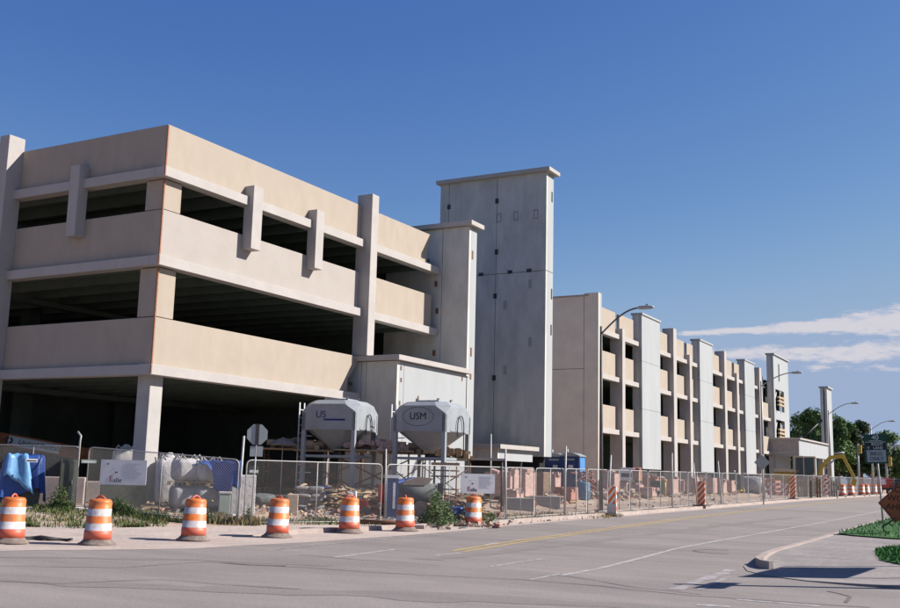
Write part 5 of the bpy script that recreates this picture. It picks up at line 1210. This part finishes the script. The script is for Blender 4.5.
tl = [(800, 175, 11.0, 5.2, 'A', 'broad green tree behind the canopy, left of the pylon', 1), (817, 168, 12.2, 5.2, 'A', 'tallest green tree just left of the pylon', 2), (784, 190, 9.5, 4.2, 'A', 'green tree touching the far stair tower', 3), (839, 165, 11.0, 3.8, 'A', 'sunlit tree right of the pylon behind the boom', 4), (849, 185, 9.0, 4.2, 'A', 'low sunlit tree between pylon and signal head', 5),
      (862, 172, 10.6, 3.6, 'B', 'dark evergreen behind the yellow signal head', 6), (873, 180, 9.0, 3.6, 'B', 'dark tree behind the green sign post', 7), (888, 190, 9.6, 4.4, 'A', 'green tree under the mast arm at the right', 8), (900, 210, 7.6, 4.4, 'A', 'small green tree at the right frame edge', 9), (828, 205, 9, 5, 'B', 'dark tree low behind the pylon foot', 10), (915, 230, 8, 6, 'A', 'green tree past the right frame edge', 11)]
for px, D, h, r_, k, lb, sd_ in tl: tree(gd(px, D), h, r_, lb, M_ and ('leaf'+k), sd_)
# ------------------------------------------------------------------ things beyond the right edge that shade the corner
p = Vector((19.75, .95, .09)); t = thing('signal_pole', p, 'steel corner pole with a street name panel beyond the right edge', 'pole')
MB().tube([(0, 0, 0), (0, 0, 3.5)], [.10, .09], 12).build('pole', M['galv'], t); MB().box(-.6, .6, -.15, -.12, 2.95, 3.3).build('name_panel', M['signg'], t)
p = Vector((22.7, 1.35, .12)); t = thing('site_board', p, 'wide plywood board on two posts beyond the right edge', 'board', None, R(-4))
MB().box(-1.5, 1.15, -.03, .03, 1.25, 2.6).build('board', M['wood'], t); MB().tube([(-1.4, .05, 0), (-1.4, .05, 2.6)], .05, 6).tube([(1.4, .05, 0), (1.4, .05, 2.6)], .05, 6).build('leg', M['oldwood'], t)
# ------------------------------------------------------------------ camera, light, sky
cd = bpy.data.cameras.new('camera'); co_ = bpy.data.objects.new('camera', cd); COL.objects.link(co_); SC.camera = co_
cd.sensor_width = 36; cd.lens = F_PX/900*36; cd.clip_end = 6000; cd.clip_start = .1
co_.matrix_world = Matrix.Translation(CAM)@Matrix((_R, _U, -_F)).transposed().to_4x4()
SUN_EL = R(36); SH = Vector((.52, -.855, 0)).normalized()
sd = Vector((SH.x*math.cos(SUN_EL), SH.y*math.cos(SUN_EL), math.sin(SUN_EL)))
ld = bpy.data.lights.new('sun', 'SUN'); ld.energy = 5.0; ld.angle = R(.53); ld.color = (1, .945, .87)
lo = bpy.data.objects.new('sun', ld); COL.objects.link(lo); lo.rotation_euler = sd.to_track_quat('Z', 'Y').to_euler()
w = bpy.data.worlds.new('World'); SC.world = w; w.use_nodes = True; nt = w.node_tree; N = nt.nodes; L = nt.links
bg = N['Background']; sky = N.new('ShaderNodeTexSky'); sky.sky_type = 'NISHITA'; sky.sun_disc = False; sky.sun_elevation = SUN_EL
sky.sun_rotation = math.atan2(SH.x, SH.y); sky.altitude = 900; sky.air_density = 1.0; sky.dust_density = .3; sky.ozone_density = 2.2
bg.inputs['Strength'].default_value = .062
def mth(op, a, b=None, c=None):
    n = N.new('ShaderNodeMath'); n.operation = op
    for i, v in enumerate((a, b, c)):
        if v is None: continue
        if isinstance(v, (int, float)): n.inputs[i].default_value = v
        else: L.new(v, n.inputs[i])
    return n.outputs[0]
tc = N.new('ShaderNodeTexCoord'); sp = N.new('ShaderNodeSeparateXYZ'); L.new(tc.outputs['Generated'], sp.inputs[0])
azn = mth('MULTIPLY', mth('ARCTAN2', sp.outputs[1], sp.outputs[0]), 57.2958); eln = mth('MULTIPLY', mth('ARCSINE', sp.outputs[2]), 57.2958)
cv = N.new('ShaderNodeCombineXYZ'); L.new(mth('MULTIPLY', azn, .36), cv.inputs[0]); L.new(mth('MULTIPLY', eln, 1.35), cv.inputs[1])
nz = N.new('ShaderNodeTexNoise'); nz.inputs['Scale'].default_value = 1.7; nz.inputs['Detail'].default_value = 9; nz.inputs['Roughness'].default_value = .70; L.new(cv.outputs[0], nz.inputs['Vector'])
def band(el0, slope, az0, w0, wk, a_in, a_out, amp):
    c = mth('ADD', el0, mth('MULTIPLY', mth('SUBTRACT', azn, az0), slope)); ww = mth('MAXIMUM', .25, mth('ADD', w0, mth('MULTIPLY', mth('SUBTRACT', az0, azn), wk)))
    g = mth('DIVIDE', mth('SUBTRACT', eln, c), ww); g = mth('EXPONENT', mth('MULTIPLY', mth('MULTIPLY', g, g), -1))
    r = N.new('ShaderNodeMapRange'); r.interpolation_type = 'SMOOTHSTEP'; L.new(azn, r.inputs[0]); r.inputs[1].default_value = a_in; r.inputs[2].default_value = a_in-3.0
    r2 = N.new('ShaderNodeMapRange'); r2.interpolation_type = 'SMOOTHSTEP'; L.new(azn, r2.inputs[0]); r2.inputs[1].default_value = a_out; r2.inputs[2].default_value = a_out+4
    return mth('MULTIPLY', mth('MULTIPLY', g, r.outputs[0]), mth('MULTIPLY', r2.outputs[0], amp))
m1 = band(8.0, -.04, 12, .38, .10, 18.5, -14, .60); m2 = band(6.7, .0, 12, .60, .05, 17.5, -4, .54); m3 = band(5.9, .0, 10, .35, .0, 12.5, -1, .40)
mk = mth('MAXIMUM', mth('MAXIMUM', m1, m2), m3); cl_ = mth('ADD', nz.outputs[0], mk)
rg = N.new('ShaderNodeMapRange'); rg.interpolation_type = 'SMOOTHSTEP'; L.new(cl_, rg.inputs[0]); rg.inputs[1].default_value = .80; rg.inputs[2].default_value = 1.06; rg.inputs[4].default_value = .92
mx = N.new('ShaderNodeMixRGB'); L.new(rg.outputs[0], mx.inputs[0]); mx.inputs[2].default_value = (6.3, 6.1, 6.6, 1)
sv = N.new('ShaderNodeSeparateColor'); L.new(sky.outputs[0], sv.inputs[0]); cb_ = N.new('ShaderNodeCombineColor')
for k_, (a__, e__) in enumerate(((.565, 1.6), (.75, 1.2), (2.05, .6))): L.new(mth('SMOOTH_MIN', mth('MULTIPLY', mth('POWER', sv.outputs[k_], e__), a__), (3.1, 4.0, 5.75)[k_], (1.6, 1.2, .4)[k_]), cb_.inputs[k_])
L.new(cb_.outputs[0], mx.inputs[1]); L.new(mx.outputs[0], bg.inputs['Color'])
SC.view_settings.view_transform = 'Standard'; SC.view_settings.look = 'None'; SC.view_settings.gamma = 1; SC.view_settings.exposure = .8; SC.view_settings.use_curve_mapping = False
SC.cycles.max_bounces = 5; SC.cycles.diffuse_bounces = 3
SC.cycles.use_denoising = True
